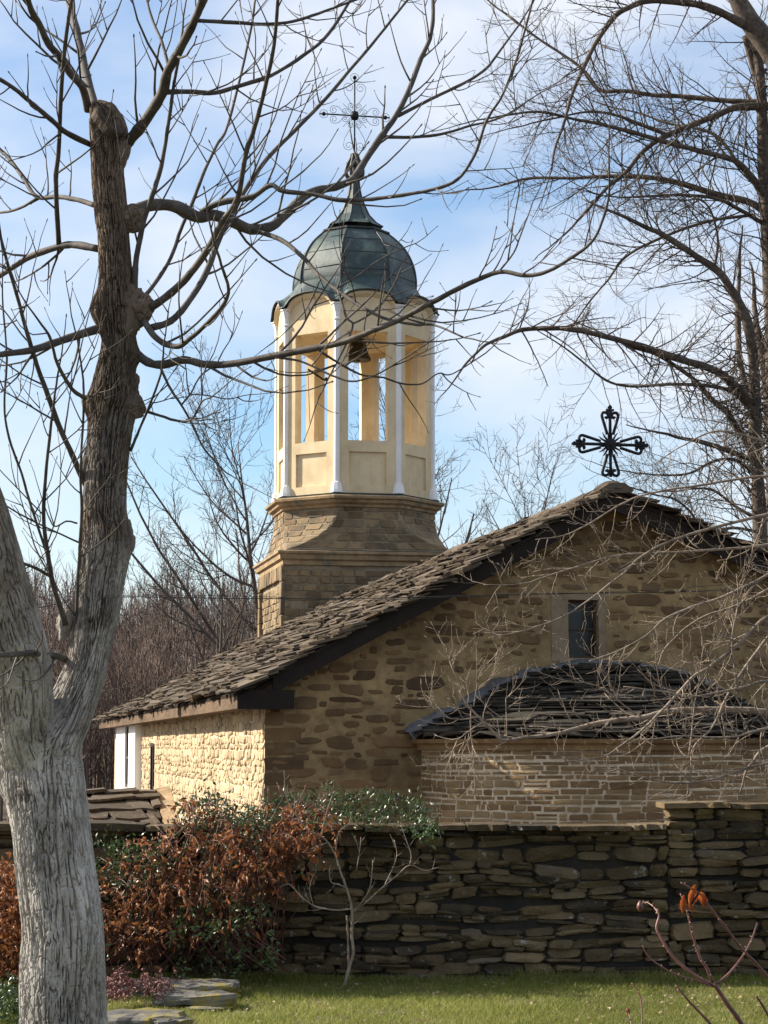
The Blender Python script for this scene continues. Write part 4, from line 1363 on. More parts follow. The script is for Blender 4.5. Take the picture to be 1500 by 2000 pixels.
# traced main branches: (pixels, end depth offset, start px width, end px width)
WB = [
 ([(173,215),(160,170),(135,140),(120,115),(95,85),(78,50),(62,20),(50,-20)], -.8, 17, 12),
 ([(186,212),(172,160),(160,110),(150,60),(140,20),(130,-20)], .6, 19, 14),
 ([(238,290),(270,255),(300,215),(320,180),(330,140),(350,105),(375,55),(395,10),(402,-20)], -.9, 24, 15),
 ([(325,180),(370,178),(420,180),(480,163),(530,147),(590,110),(640,67),(690,-10)], .7, 11, 6),
 ([(383,40),(440,43),(500,47),(560,42),(620,25),(690,0)], .4, 9, 5),
 ([(330,132),(315,80),(300,45),(283,-10)], .3, 7, 5),
 ([(176,282),(130,260),(100,235),(60,200),(30,175),(-10,150)], -1.0, 12, 8),
 ([(188,402),(150,390),(110,385),(70,385),(45,350),(15,310),(-10,290)], .8, 11, 7),
 ([(75,386),(30,410),(-10,416)], .4, 6, 5),
 ([(192,486),(150,478),(120,480),(60,500),(20,525),(-12,545)], .5, 16, 11),
 ([(115,478),(111,400),(112,340),(118,290),(122,180),(130,80),(138,20),(146,-20)], -.9, 11, 7),
 ([(207,638),(160,652),(100,672),(50,685),(-10,693)], -.6, 19, 13),
 ([(244,428),(280,405),(310,400),(345,405),(385,425),(420,422),(480,447),(500,450),(530,443),(553,423),(590,387),(613,375),(653,367),(687,353),(713,317),(747,267),(773,230),(800,177),(823,117),(840,77),(847,33),(846,-15)], 1.4, 28, 7),
 ([(392,414),(430,396),(480,387),(500,380),(530,360),(553,370),(613,377),(657,387),(697,388),(747,383),(840,367),(890,347),(923,300),(947,233),(980,180),(1010,100),(1035,10)], -.9, 13, 4),
 ([(747,267),(800,268),(860,262),(920,245),(980,228),(1040,190)], .4, 8, 3),
 ([(778,226),(850,190),(910,162),(950,135),(980,95),(1020,40),(1050,-10)], .7, 8, 3),
 ([(490,449),(547,467),(590,500),(620,533),(657,563),(713,600),(757,620),(813,630),(847,630),(905,655)], -1.2, 10, 4),
 ([(660,566),(676,618),(688,633),(674,672),(654,713),(634,754)], -.3, 5, 3),
 ([(690,632),(720,617),(745,597),(758,578)], .2, 4, 3),
 ([(657,563),(690,545),(730,515),(775,490)], .4, 5, 3),
 ([(296,600),(333,573),(373,533),(410,483),(433,440),(467,387),(483,300),(500,253),(520,180),(540,90),(548,-10)], -1.3, 17, 7),
 ([(296,640),(333,627),(367,590),(400,537),(427,467),(447,427),(480,367),(523,307),(577,253),(640,187),(680,140),(740,70),(805,-10)], .9, 15, 5),
 ([(262,590),(264,540),(268,500),(280,440),(298,380),(318,310),(331,230),(340,160),(350,110)], -.4, 14, 6),
 ([(262,602),(300,556),(333,503),(353,447),(377,393),(400,333),(423,283),(445,245),(470,150),(490,60),(500,-10)], 1.1, 9, 5),
 ([(282,628),(300,655),(322,672),(347,677),(370,663),(393,643),(417,620),(440,590),(447,563),(437,527),(425,490)], -.6, 14, 5),
 ([(255,682),(290,708),(320,712),(360,703),(400,712),(450,712),(532,698),(610,684),(668,672),(729,648),(783,626),(847,592),(909,560),(980,532),(1032,540),(1077,530),(1118,506),(1160,475),(1184,426),(1195,381),(1196,335)], -1.6, 18, 4),
 ([(975,530),(1004,495),(1018,464),(1030,430)], .2, 4, 3),
 ([(540,698),(586,706),(650,735),(690,748),(735,735),(775,712)], -.3, 5, 3),
 ([(622,684),(668,713),(710,732),(750,738),(785,750),(825,750),(858,730),(885,730),(950,690)], .5, 5, 2.5),
 ([(172,952),(163,940),(140,887),(113,827),(90,763),(67,700),(50,640),(40,600),(20,530),(3,465)], -.7, 13, 6),
 ([(128,1220),(107,1153),(97,1113),(90,1070),(85,1013),(88,940),(97,853),(105,790),(112,740)], -.5, 12, 4),
 ([(96,1095),(60,987),(40,923),(17,857),(7,790),(12,700),(4,600)], -.4, 6, 4),
 ([(146,1310),(148,1230),(152,1150),(157,1070),(160,990),(158,950),(160,870),(165,760),(154,660)], -.6, 8, 4),
 ([(128,1288),(105,1280),(60,1276),(0,1279),(-30,1280)], -1.2, 15, 11),
 ([(313,718),(333,760),(353,790),(373,827),(393,873),(420,905),(437,922)], -.2, 6, 3),
 ([(355,790),(372,768),(390,735),(418,715),(427,700)], .3, 4, 3),
 ([(372,770),(410,772),(445,778),(472,772)], .2, 3, 2),
 ([(276,800),(320,815),(347,822),(375,818),(392,785),(412,775)], -.5, 6, 3),
 ([(255,880),(268,850),(290,800),(312,740),(320,690)], -.5, 6, 4),
 ([(168,778),(140,760),(110,710),(95,660),(75,630)], -.5, 9, 5),
 ([(155,1060),(100,1035),(50,1010),(10,985)], -.6, 4, 3),
 ([(150,1022),(130,1018),(108,1027),(95,1005)], -.3, 4, 2.5),
 ([(97,1125),(70,1110),(45,1100)], -.2, 7, 6),
]
twig = Tubes(); brn = []; wtips = []; wj = Joints()
bi = 0
for (pts, dd_, w0, w1) in WB:
    # start depth on the front or side of the trunk
    jit_ = rng.uniform(-.12, .12)
    trunk_x = np.interp(-pts[0][1], [-p_[0] for p_ in prof], [p_[1] for p_ in prof]); trunk_w = np.interp(-pts[0][1], [-p_[0] for p_ in prof], [p_[2] for p_ in prof])
    if abs(pts[0][0] - trunk_x) < trunk_w * .5 + 14: D0 = TD + abs(jit_) * .4
    else: D0 = wj.depth(pts[0], TD - .04)
    wj.note(pts, D0, D0 + dd_)
    Q, r_ = trace(pts, D0, D0 + dd_, w0, w1, 5, .0016)
    brn.append((Q, r_, w0))
    wtips.append(grow(Q[-1], Q[-1] - Q[-2], .35, r_[-1], .12, .04, 5, .4, .04))
    tb = Tubes(); tb.add(rel(Q, wo), r_, 10 if w0 > 9 else 7)
    tb.build('branch', M['bark_br'], walnut)
# burls and stubs where old limbs were cut
def burl(cx_, cy_, w, h, ang, D, seed):
    n, m = 64, 44
    TH_, PH_ = np.meshgrid(np.arange(n)/n*2*math.pi, np.linspace(0, math.pi, m))
    x, y, z = np.sin(PH_)*np.cos(TH_), np.sin(PH_)*np.sin(TH_), np.cos(PH_)
    f = 1 + .5*(vnoise(x*1.6+5, y*1.6, z*1.6, seed)-.5) - .16*np.clip(1-np.abs(vnoise(x*4, y*4+2, z*2.2, seed+1)-.5)*8, 0, 1) + .05*(vnoise(x*9, y*9, z*6, seed+2)-.5)
    X, Y, Z = x*f*w*.5, y*f*w*.42, z*f*h*.5
    X, Z = X*math.cos(ang) + Z*math.sin(ang), -X*math.sin(ang) + Z*math.cos(ang)
    k = D/F_PX
    V = np.stack([X*k, Y*k, Z*k], -1).reshape(-1, 3) + W(cx_, cy_, D) - wo
    F = [(j*n+i, (j+1)*n+i, (j+1)*n+(i+1) % n, j*n+(i+1) % n) for j in range(m-1) for i in range(n)]
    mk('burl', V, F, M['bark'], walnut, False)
for i, a_ in enumerate(((272,606,58,74,.5), (248,612,62,120,.15), (258,792,48,62,-.4), (246,770,44,96,.2), (232,295,44,90,.2), (228,250,40,90,-.3), (258,425,56,58,.9), (128,1215,34,80,.2), (72,1440,100,70,.2), (236,1060,50,120,0), (178,900,34,70,.1), (196,760,34,90,.1), (60,1470,110,110,.3))):
    burl(*a_, TD - .01, 40 + 3*i)
lv1 = list(wtips)
for (Q, r_, w0) in brn:
    ln = np.linalg.norm(np.diff(Q, axis=0), axis=1).sum()
    n = int(ln * (4.6 if w0 > 6 else 3.4)) + 1
    lv1 += sprout(Q, r_, n, .72 if w0 > 8 else .48, (28, 62), .12, .13, .42, (.12, .97), 6, .05, .45, .0042, .0085)
lv2 = []
for (Q, r_) in lv1:
    twig.add(rel(Q, wo), r_, 5)
    if rng.random() < .75:
        lv2 += sprout(Q, r_, rng.integers(1, 4), .26, (30, 60), .10, .14, .7, (.25, .9), 4, .06, .5, .0034, .006)
for (Q, r_) in lv2:
    twig.add(rel(Q, wo), r_, 4)
# buds at shoot tips read as short thick ends
for (Q, r_) in lv1 + lv2:
    d = unit(Q[-1] - Q[-2])
    twig.add(rel([Q[-1] - d*.004, Q[-1] + d*.008, Q[-1] + d*.018], wo), [r_[-1]*1.2, r_[-1]*1.9, r_[-1]*.5], 5)
tag(twig.build('twigs', M['bark_br'], walnut), kind='stuff')

# ------------------------------------------------------------------ linden at the right, rooted behind the church
LDp = 38.0
def lt_tree(base, label, name='bare_tree'):
    o = empty(name, base); tag(o, label, 'tree'); return o
lin = lt_tree(W(1500, 1822, LDp), 'bare many-branched tree rising behind the right roof slope')
lo = np.array(lin.location)
LB = [
 ([(1506,1700),(1497,1300),(1486,1062),(1480,933),(1475,860),(1474,787),(1472,713),(1463,640),(1448,600),(1427,561),(1403,527),(1361,499),(1327,475),(1292,454),(1266,443)], .0, -1.5, 30, 10, 'trunk'),
 ([(1500,1500),(1512,1000),(1508,700),(1500,500),(1495,392),(1490,300),(1488,200),(1480,110),(1462,60)], .2, .6, 34, 18, 'trunk'),
 ([(1592,1750),(1588,1200),(1578,800),(1562,400),(1535,180),(1500,95),(1462,40),(1425,-30),(1390,-120),(1370,-230)], .3, -.6, 74, 22, 'trunk'),
 ([(1478,62),(1430,36),(1396,20),(1360,10),(1300,3),(1260,3),(1230,14),(1202,31),(1174,69),(1153,104),(1129,156),(1115,194),(1101,243),(1084,288),(1077,330)], 0, -2, 18, 4, 'limb'),
 ([(1500,208),(1465,208),(1431,211),(1389,229),(1327,253),(1292,267),(1250,298),(1219,336),(1181,367),(1150,402),(1122,432)], 0, -1.5, 17, 5, 'limb'),
 ([(1498,198),(1458,199),(1396,196),(1327,189),(1275,187),(1223,180),(1174,179),(1146,146),(1112,118),(1049,76),(990,30)], 0, 1.5, 12, 4, 'limb'),
 ([(1500,396),(1479,360),(1441,319),(1413,308),(1361,295),(1292,277),(1223,258),(1171,246),(1119,236),(1049,222),(972,231)], 0, -2.4, 15, 4, 'limb'),
 ([(1438,316),(1417,284),(1389,260),(1354,250),(1300,240),(1250,222),(1200,212)], -.2, 1.0, 8, 3, 'limb'),
 ([(1300,262),(1250,243),(1202,225),(1153,218),(1094,229),(1040,240)], -.6, -1.5, 8, 3, 'limb'),
 ([(1498,420),(1465,395),(1396,378),(1327,357),(1275,347),(1223,343),(1171,343),(1119,347),(1032,347),(972,362)], 0, 1.6, 15, 4, 'limb'),
 ([(1498,440),(1448,412),(1396,388),(1327,381),(1275,383),(1223,386)], .2, -.8, 9, 4, 'limb'),
 ([(1470,420),(1396,430),(1327,451),(1257,482),(1216,510),(1188,548),(1153,589),(1118,640)], 0, -1.5, 7, 3, 'limb'),
 ([(930,690),(950,673),(987,658),(1023,645),(1097,642),(1155,651),(1214,666),(1265,680),(1317,699),(1390,721),(1427,746),(1463,787),(1480,830)], -2.2, 0, 5, 20, 'limb'),
 ([(1240,680),(1280,691),(1317,713),(1361,746),(1390,779),(1419,801),(1445,842),(1476,892)], -1, 0, 6, 14, 'limb'),
 ([(1130,700),(1185,743),(1236,754),(1317,750),(1390,754),(1434,768),(1468,800)], -1.6, 0, 4, 9, 'limb'),
 ([(1440,590),(1445,700),(1462,780),(1478,860)], .4, 0, 12, 14, 'limb'),
 ([(1478,640),(1490,700),(1500,760),(1506,850)], .3, 0, 16, 24, 'limb'),
 ([(1359,860),(1408,875),(1476,900)], -.6, 0, 9, 11, 'limb'),
 ([(1395,530),(1403,470),(1392,420),(1372,392),(1345,392)], -.3, -.9, 6, 3, 'limb'),
 ([(1455,70),(1470,130),(1490,200),(1497,260)], 0, .2, 14, 10, 'limb'),
 ([(1478,930),(1440,900),(1400,900),(1350,925),(1300,930),(1240,925)], 0, -1.4, 8, 3, 'limb'),
 ([(1470,1010),(1430,985),(1395,960),(1360,955),(1320,960)], 0, -1.2, 7, 3, 'limb'),
 ([(1484,1040),(1440,1032),(1400,1036),(1360,1040)], .1, -1.0, 7, 4, 'limb'),
 ([(1420,1035),(1372,1030),(1350,1000),(1320,975),(1280,965),(1230,950)], -.3, -1.8, 6, 3, 'limb'),
]
ltw = Tubes(); lv0 = []; tips = []; lj = Joints()
for (pts, d0, d1, w0, w1, nm) in LB:
    if w1 < w0:
        if nm != 'trunk': d1 = d1 - d0; d0 = lj.depth(pts[0], LDp + d0) - LDp; d1 += d0
    else:
        if nm != 'trunk': d0 = d0 - d1; d1 = lj.depth(pts[-1], LDp + d1) - LDp; d0 += d1
    lj.note(pts, LDp + d0, LDp + d1)
    Q, r_ = trace(pts, LDp + d0, LDp + d1, w0, w1, 5, .004)
    tb = Tubes(); tb.add(rel(Q, lo), r_, 9); tb.build(nm, M['bark_r'], lin)
    if max(w0, w1) < 40: lv0.append((Q, r_, pts))
    elif nm == 'trunk': lv0.append((Q[-14:], r_[-14:], pts))
    e, e2 = (-1, -2) if w1 < w0 else (0, 1)
    if max(w0, w1) < 40:
        tips.append(grow(Q[e], Q[e] - Q[e2], 1.4, r_[e], .12, .0, 8, .25, .05))
s1 = list(tips); s2 = []; s3 = []
for (Q, r_, pts) in lv0:
    ln = np.linalg.norm(np.diff(Q, axis=0), axis=1).sum()
    trunkish = max(r_) > .11
    s1 += sprout(Q, r_, int(ln * 7.0) + 3, 1.5 if not trunkish else 2.0, (30, 75), .02, .14, .4, (.1 if not trunkish else .3, 1), 8, .05, .55, .006, .016)
for (Q, r_) in s1:
    if Q[-1][2] < 4.2 and Q[-1][1] > 27: continue
    ltw.add(rel(Q, lo), r_, 5)
    s2 += sprout(Q, r_, rng.integers(4, 8), .60, (30, 70), .05, .16, .65, (.12, 1), 5, .10, .6, .0050, .010)
for (Q, r_) in s2:
    ltw.add(rel(Q, lo), r_, 3)
    if rng.random() < .75: s3 += sprout(Q, r_, rng.integers(1, 4), .26, (30, 65), .03, .15, .8, (.3, 1), 3, .12, .6, .0034, .006)
for (Q, r_) in s3: ltw.add(rel(Q, lo), r_, 3)
tag(ltw.build('twigs', M['bark_r'], lin), kind='stuff')

# ------------------------------------------------------------------ drooping tree in front of the apse, rooted right of the frame
FD = 23.6
fr = lt_tree(W(1760, 1990, FD), 'sunlit bare tree reaching in from the right, boughs drooping before the apse')
fo = np.array(fr.location)
FB = [
 ([(1760,1990),(1752,1700),(1745,1400),(1720,1100),(1692,900),(1688,700),(1705,480),(1700,250),(1715,60)], 0, .5, 74, 10, 'trunk'),
 ([(1742,1450),(1620,1408),(1500,1390),(1427,1384),(1317,1386),(1262,1398),(1207,1404),(1152,1414),(1104,1427),(1060,1434),(1016,1439),(980,1440),(950,1412),(918,1375),(900,1345)], 0, -.8, 18, 5, 'limb'),
 ([(1735,1250),(1600,1195),(1500,1205),(1440,1260),(1390,1300),(1353,1325),(1302,1381),(1262,1421),(1214,1458),(1170,1482),(1097,1491)], 0, -1.2, 12, 3, 'limb'),
 ([(1730,1180),(1600,1170),(1520,1220),(1456,1300),(1416,1362),(1390,1417),(1353,1461),(1350,1505),(1342,1553)], 0, -.9, 10, 3, 'limb'),
 ([(1742,1500),(1600,1430),(1500,1458),(1470,1490),(1456,1513),(1445,1550)], 0, -.5, 12, 5, 'limb'),
 ([(1705,1000),(1560,1090),(1438,1157),(1353,1190),(1298,1212),(1262,1245),(1207,1271),(1150,1290)], 0, -1.3, 9, 3, 'limb'),
 ([(1700,940),(1500,930),(1360,950),(1270,965),(1214,985),(1155,1021),(1097,1047),(1045,1054)], 0, -1.0, 7, 2.5, 'limb'),
 ([(1705,1010),(1520,1060),(1380,1075),(1273,1080),(1207,1084),(1148,1102),(1089,1120),(1023,1139),(945,1143)], 0, -1.4, 8, 2.5, 'limb'),
 ([(1700,960),(1480,1010),(1330,1050),(1254,1088),(1221,1120),(1185,1150),(1144,1179),(1089,1212),(1023,1234),(955,1247)], 0, -1.8, 8, 2.5, 'limb'),
 ([(1738,1340),(1600,1330),(1500,1330),(1440,1345),(1360,1360),(1300,1350),(1220,1340)], 0, -1.0, 10, 3, 'limb'),
 ([(1738,1380),(1600,1400),(1480,1425),(1420,1440),(1330,1435),(1250,1445)], 0, -1.5, 9, 3, 'limb'),
 ([(1742,1460),(1600,1480),(1500,1490),(1400,1520),(1330,1530),(1280,1525),(1200,1500)], 0, -1.2, 8, 3, 'limb'),
 ([(1728,1150),(1560,1130),(1440,1180),(1360,1210),(1300,1260),(1280,1300)], 0, -.6, 8, 3, 'limb'),
 ([(905,1352),(893,1320),(880,1290),(874,1266)], -.8, -.9, 3.5, 2, 'limb'),
 ([(925,1380),(932,1340),(938,1315),(950,1295)], -.8, -.8, 3, 2, 'limb'),
 ([(920,1376),(918,1420),(925,1490),(931,1560)], -.8, -.7, 3.5, 2.5, 'limb'),
 ([(940,1400),(890,1405),(850,1390),(828,1365)], -.8, -1.0, 3.5, 2, 'limb'),
 ([(945,1410),(915,1430),(890,1450),(885,1483)], -.8, -1.0, 3, 2, 'limb'),
 ([(990,1440),(988,1395),(990,1360),(1010,1368)], -.8, -.7, 3, 1.5, 'limb'),
 ([(1255,1400),(1225,1385),(1180,1350),(1150,1335),(1095,1330)], -.6, -1.1, 5, 2, 'limb'),
 ([(1440,1350),(1430,1250),(1440,1180),(1436,1120)], -.4, -.4, 5, 3, 'limb'),
 ([(1345,1480),(1352,1400),(1362,1330),(1372,1260)], -.8, -.5, 4, 3, 'limb'),
 ([(1700,950),(1560,900),(1480,860),(1400,845),(1340,870),(1290,900)], 0, -1.0, 8, 2.5, 'limb'),
]
ftw = Tubes(); fj = Joints(); s1 = []; s2 = []; s3 = []
for i, (pts, d0, d1, w0, w1, nm) in enumerate(FB):
    if i:
        dq = fj.depth(pts[0], FD + d0) - FD; d1 += dq - d0; d0 = dq
    fj.note(pts, FD + d0, FD + d1)
    Q, r_ = trace(pts, FD + d0, FD + d1, w0 * (.8 if i else 1), w1 * .7, 5, .006)
    tb = Tubes(); tb.add(rel(Q, fo), r_, 8); tb.build(nm, M['bark_r'] if nm == 'trunk' else M['twig_f'], fr)
    if i == 0:
        s1 += sprout(Q, r_, 16, 1.0, (35, 65), .10, .12, .5, (.45, 1), 8, .05, 1.0, .006, .03)
        continue
    ln = np.linalg.norm(np.diff(Q, axis=0), axis=1).sum()
    s1 += sprout(Q, r_, int(ln * 6.5) + 3, .62, (25, 65), .05, .16, .45, (.25, 1), 6, .12, .5, .0052, .009)
for (Q, r_) in s1:
    ftw.add(rel(Q, fo), r_, 4)
    s2 += sprout(Q, r_, rng.integers(2, 5), .30, (25, 65), .08, .22, .7, (.2, 1), 6, .10, .6, .0036, .0055)
for (Q, r_) in s2:
    ftw.add(rel(Q, fo), r_, 3)
    if rng.random() < .4: s3 += sprout(Q, r_, rng.integers(1, 3), .14, (30, 65), .08, .15, .8, (.3, 1), 3, .12, .6, .0028, .004)
for (Q, r_) in s3: ftw.add(rel(Q, fo), r_, 3)
tag(ftw.build('twigs', M['twig_f'], fr), kind='stuff')

# ------------------------------------------------------------------ bare trees behind the church
def back_tree(base_px, D, height_px, lean, label, spread=1.0, nl=12, seed=0, side=0.0, gz=None):
    global rng
    rng = np.random.default_rng(100 + seed)
    base = W(base_px, 1460, D); base[2] = float(ground_z(np.array(base[0]), np.array(D))) - .1 if gz is None else gz
    o = lt_tree(base, label)
    H = (W(base_px, height_px, D)[2] - base[2])
    Q, r_ = grow((0, 0, 0), (lean, 0, 1), H * .95, H * .0135, .07, .10, 10, .06)
    tb = Tubes(); tb.add(Q, r_, 8); tb.build('trunk', M['bark_far'], o)
    lim = sprout(Q, r_, nl, H * .48 * spread, (35, 72), .10, .10, .62, (.28, .98), 8, .03, 1.0)
    t2 = Tubes(); a1 = []; a2 = []
    for (q, r) in lim:
        b = Tubes(); b.add(q, r, 6); b.build('limb', M['bark_far'], o)
        a1 += sprout(q, r, rng.integers(7, 11), H * .15, (30, 65), .09, .12, .5, (.2, 1), 6, .05, 1.0, .011)
    for (q, r) in a1:
        t2.add(q, r, 4)
        a2 += sprout(q, r, rng.integers(3, 6), H * .065, (30, 65), .09, .13, .6, (.2, 1), 4, .08, 1.0, .0105)
    for (q, r) in a2:
        t2.add(q, r, 3)
    a3 = []
    for (q, r) in a2:
        if rng.random() < .7: a3 += sprout(q, r, 2, H * .03, (30, 65), .09, .13, .8, (.3, 1), 3, .08, 1.0, .009)
    for (q, r) in a3: t2.add(q, r, 3)
    tag(t2.build('twigs', M['bark_far'], o), kind='stuff')
    return o
back_tree(545, 72, 800, -.10, 'bare tree showing left of the belfry, trunk behind the tower', 1.15, 24, 1)
back_tree(800, 76, 745, .05, 'bare tree seen through and just right of the belfry', .85, 19, 2)
back_tree(985, 80, 900, .12, 'low bare tree behind the roof ridge between belfry and gable cross', .9, 18, 3)
back_tree(455, 66, 1040, -.2, 'small twisted bare tree in front of the wooded hill beside the tower foot', 1.2, 12, 4)
back_tree(330, 88, 1075, -.05, 'bare tree on the hill, just right of the walnut trunk', 1.0, 11, 5)

# far wood as one mass
def far_wood():
    global rng
    rng = np.random.default_rng(77)
    protos = []
    for p in range(6):
        t_ = Tubes()
        Q, r_ = grow((0, 0, 0), (0, 0, 1), 6.5, .075, .05, .15, 6, .25)
        t_.add(Q, r_, 4, False)
        l1 = sprout(Q, r_, 13, 2.6, (20, 55), .22, .08, .5, (.2, .98), 4, 0, 1.0, .022)
        for (q, r) in l1:
            t_.add(q, r, 3, False)
            for (q2, r2) in sprout(q, r, 5, 1.0, (20, 55), .18, .1, .6, (.2, 1), 3, 0, 1.0, .016):
                t_.add(q2, r2, 3, False)
        protos.append((np.concatenate(t_.V), np.array([f for f in t_.F if len(f) == 4])))
    VV = []; FF = []; b = 0
    for i in range(760):
        D = 74 + 92 * rng.random() ** 1.2
        px_ = rng.uniform(-160, 640)
        X = (px_ - 750) / F_PX * D
        z = float(ground_z(np.array(X), np.array(D))) - .1
        V, F = protos[i % 6]
        s = rng.uniform(.62, 1.12) * (1.0 if D < 140 else .9); a = rng.uniform(0, 6.28)
        q = V * np.array((s, s, s * rng.uniform(.9, 1.15)))
        q = np.stack([q[:, 0]*math.cos(a) - q[:, 1]*math.sin(a) + X, q[:, 0]*math.sin(a) + q[:, 1]*math.cos(a) + D, q[:, 2] + z], -1)
        VV.append(q); FF.append(F + b); b += len(q)
    return mk('far_wood', np.concatenate(VV), np.concatenate(FF).tolist(), M['forest'], None, True)
tag(far_wood(), 'brown leafless wood covering the hill left of the church', 'wood', kind='stuff')

# ------------------------------------------------------------------ leaves
def leaf_batch(P, dirs, L, wd, rg, fold=.25):
    """P (n,3) bases, dirs (n,3) unit, L (n,), returns V, F (4 tris per leaf, folded and bent)"""
    n = len(P)
    sd = np.cross(dirs, rg.normal(size=(n, 3))); sd /= np.linalg.norm(sd, axis=1)[:, None] + 1e-9
    nm = np.cross(dirs, sd)
    Wd = (L * wd)[:, None]; L_ = L[:, None]
    b = P; m = P + dirs*L_*.5 - nm*L_*.06; t = P + dirs*L_ + nm*L_*.10
    l = P + dirs*L_*.45 + sd*Wd + nm*Wd*fold; r = P + dirs*L_*.45 - sd*Wd + nm*Wd*fold
    V = np.stack([b, l, m, r, t], 1).reshape(-1, 3)
    o = (np.arange(n)*5)[:, None]
    F = np.concatenate([o + np.array([[0, 2, 1]]), o + np.array([[0, 3, 2]]), o + np.array([[1, 2, 4]]), o + np.array([[2, 3, 4]])], 0)
    return V, F.tolist()
def interp(pts):
    xs_ = [p[0] for p in pts]; ys_ = [p[1] for p in pts]
    return lambda x: np.interp(x, xs_, ys_)

shrub = empty('climbing_shrub', W(430, 1905, 19.2))
so = np.array(shrub.location)
tag(shrub, 'overgrown climbing shrub with russet and green leaves draped over the wall', 'shrub')
rng = np.random.default_rng(31)
top = interp([(150,1690),(185,1690),(230,1670),(270,1620),(330,1600),(365,1560),(400,1553),(440,1570),(480,1590),(520,1575),(560,1560),(640,1555),(720,1553),(800,1565),(850,1600)])
bot = interp([(150,1900),(200,1895),(260,1890),(330,1880),(420,1860),(500,1800),(540,1740),(600,1690),(660,1660),(760,1625),(850,1612)])
def scatter(n, x0, x1, tf, bf, pw=1.0):
    x = rng.uniform(x0, x1, n); f = rng.random(n) ** pw
    y = tf(x) + (bf(x) - tf(x)) * f
    return x, y, f
def sprays(n, x0, x1, tf, bf, per, m, name, parent, oo, Lr, hang, Y0=18.75, Y1=19.55, wd=.22, pw=1.0, over=False):
    """leaves in drooping sprays"""
    x, y, f = scatter(n, x0, x1, tf, bf, pw)
    C = []
    for a, b, q in zip(x, y, f):
        Y = rng.uniform(Y0, Y1) - .25 * math.sin(min(1, q*1.2) * math.pi)
        if over and b < 1600: Y = rng.uniform(19.3, 20.2)
        C.append(W(a, b, Y))
    C = np.array(C)
    P = np.repeat(C, per, 0) + rng.normal(size=(n*per, 3)) * np.array((.045, .045, .05))
    base = rng.normal(size=(n, 3)) * .8 + np.array((0, -.2, hang))
    d = np.repeat(base, per, 0) + rng.normal(size=(n*per, 3)) * .55
    d /= np.linalg.norm(d, axis=1)[:, None]
    L = rng.uniform(*Lr, n*per)
    V, F = leaf_batch(P, d, L, wd, rng)
    o = mk(name, V - oo, F, m, parent, False)
    tag(o, kind='stuff')
    return o
mid = lambda x: top(x) + (bot(x) - top(x)) * .25
def droop(nst, x0, x1, tf, bf, m, name, parent, oo, Lr, Y0=18.7, Y1=19.5, stems=None, top_frac=.75, wd=.2, lsp=.028):
    PB, DB = [], []
    for i in range(nst):
        x = rng.uniform(x0, x1); t0, b0_ = float(tf(x)), float(bf(x))
        y = t0 + (b0_ - t0) * rng.random() ** 1.3 * top_frac
        Y = rng.uniform(Y0, Y1)
        if y < 1600: Y = rng.uniform(19.2, 20.1)
        p = W(x, y, Y); ln_ = rng.uniform(.25, .75) * min(1.0, .35 + (b0_ - y) / 200.0)
        d = unit(np.array((rng.normal() * .7, -.5, rng.uniform(-.1, .7))))
        pts = [p]
        k = max(4, int(ln_ / .06))
        for q in range(k):
            d = unit(d + np.array((rng.normal() * .12, rng.normal() * .12, -.28)))
            pts.append(pts[-1] + d * ln_ / k)
        pts = np.array(pts)
        if stems is not None: stems.add(pts - oo, np.linspace(.0035, .0015, len(pts)), 3)
        dens = rng.uniform(.5, 1.4)
        for q in range(len(pts) - 1):
            nl_ = rng.poisson(np.linalg.norm(pts[q+1] - pts[q]) / lsp * dens)
            for _ in range(nl_):
                t = rng.random()
                PB.append(pts[q] * (1-t) + pts[q+1] * t)
                DB.append(unit(pts[q+1] - pts[q]) * .5 + rng.normal(size=3) * .6 + np.array((0, 0, -.45)))
    PB = np.array(PB); DB = np.array(DB); DB /= np.linalg.norm(DB, axis=1)[:, None]
    V, F = leaf_batch(PB, DB, rng.uniform(*Lr, len(PB)), wd, rng)
    tag(mk(name, V - oo, F, m, parent, False), kind='stuff')
dst = Tubes()
droop(330, 185, 640, lambda x: top(x) + 15, lambda x: bot(x) - 5, M['leaf_red'], 'russet_foliage', shrub, so, (.02, .10), stems=dst)
droop(95, 185, 640, lambda x: top(x) + 30, lambda x: bot(x) - 5, M['leaf_green'], 'green_foliage', shrub, so, (.03, .07), stems=dst)
tag(dst.build('hanging_stems', M['rose'], shrub), kind='stuff')
sprays(260, 190, 600, lambda x: top(x) + 40, lambda x: bot(x) - 30, 5, M['leaf_red'], 'russet_foliage', shrub, so, (.03, .07), -.8, 19.0, 19.5)
sprays(360, 340, 850, lambda x: top(x) - 2, lambda x: top(x) + 50, 6, M['leaf_green'], 'green_foliage', shrub, so, (.04, .075), .35, over=True)
sprays(95, 340, 530, lambda x: x*0 + 1745, lambda x: x*0 + 1900, 7, M['leaf_green'], 'green_foliage', shrub, so, (.04, .075), -.1, 18.6, 19.2)
sprays(130, 185, 330, lambda x: x*0 + 1640, lambda x: x*0 + 1740, 6, M['leaf_green'], 'green_foliage', shrub, so, (.04, .07), .0, 18.9, 19.5)
st = Tubes()
for i in range(90):
    x = rng.uniform(190, 640); b0_ = W(rng.uniform(200, 560), rng.uniform(1860, 1905), rng.uniform(19.0, 19.45))
    e_ = W(x, float(top(x)) + rng.uniform(-15, 60), rng.uniform(19.0, 19.9))
    md = (b0_ + e_) / 2 + np.array((rng.normal()*.15, -.15, rng.normal()*.1))
    st.add(catmull([b0_, md, e_], 5) - so, np.linspace(.006, .0025, 11), 4)
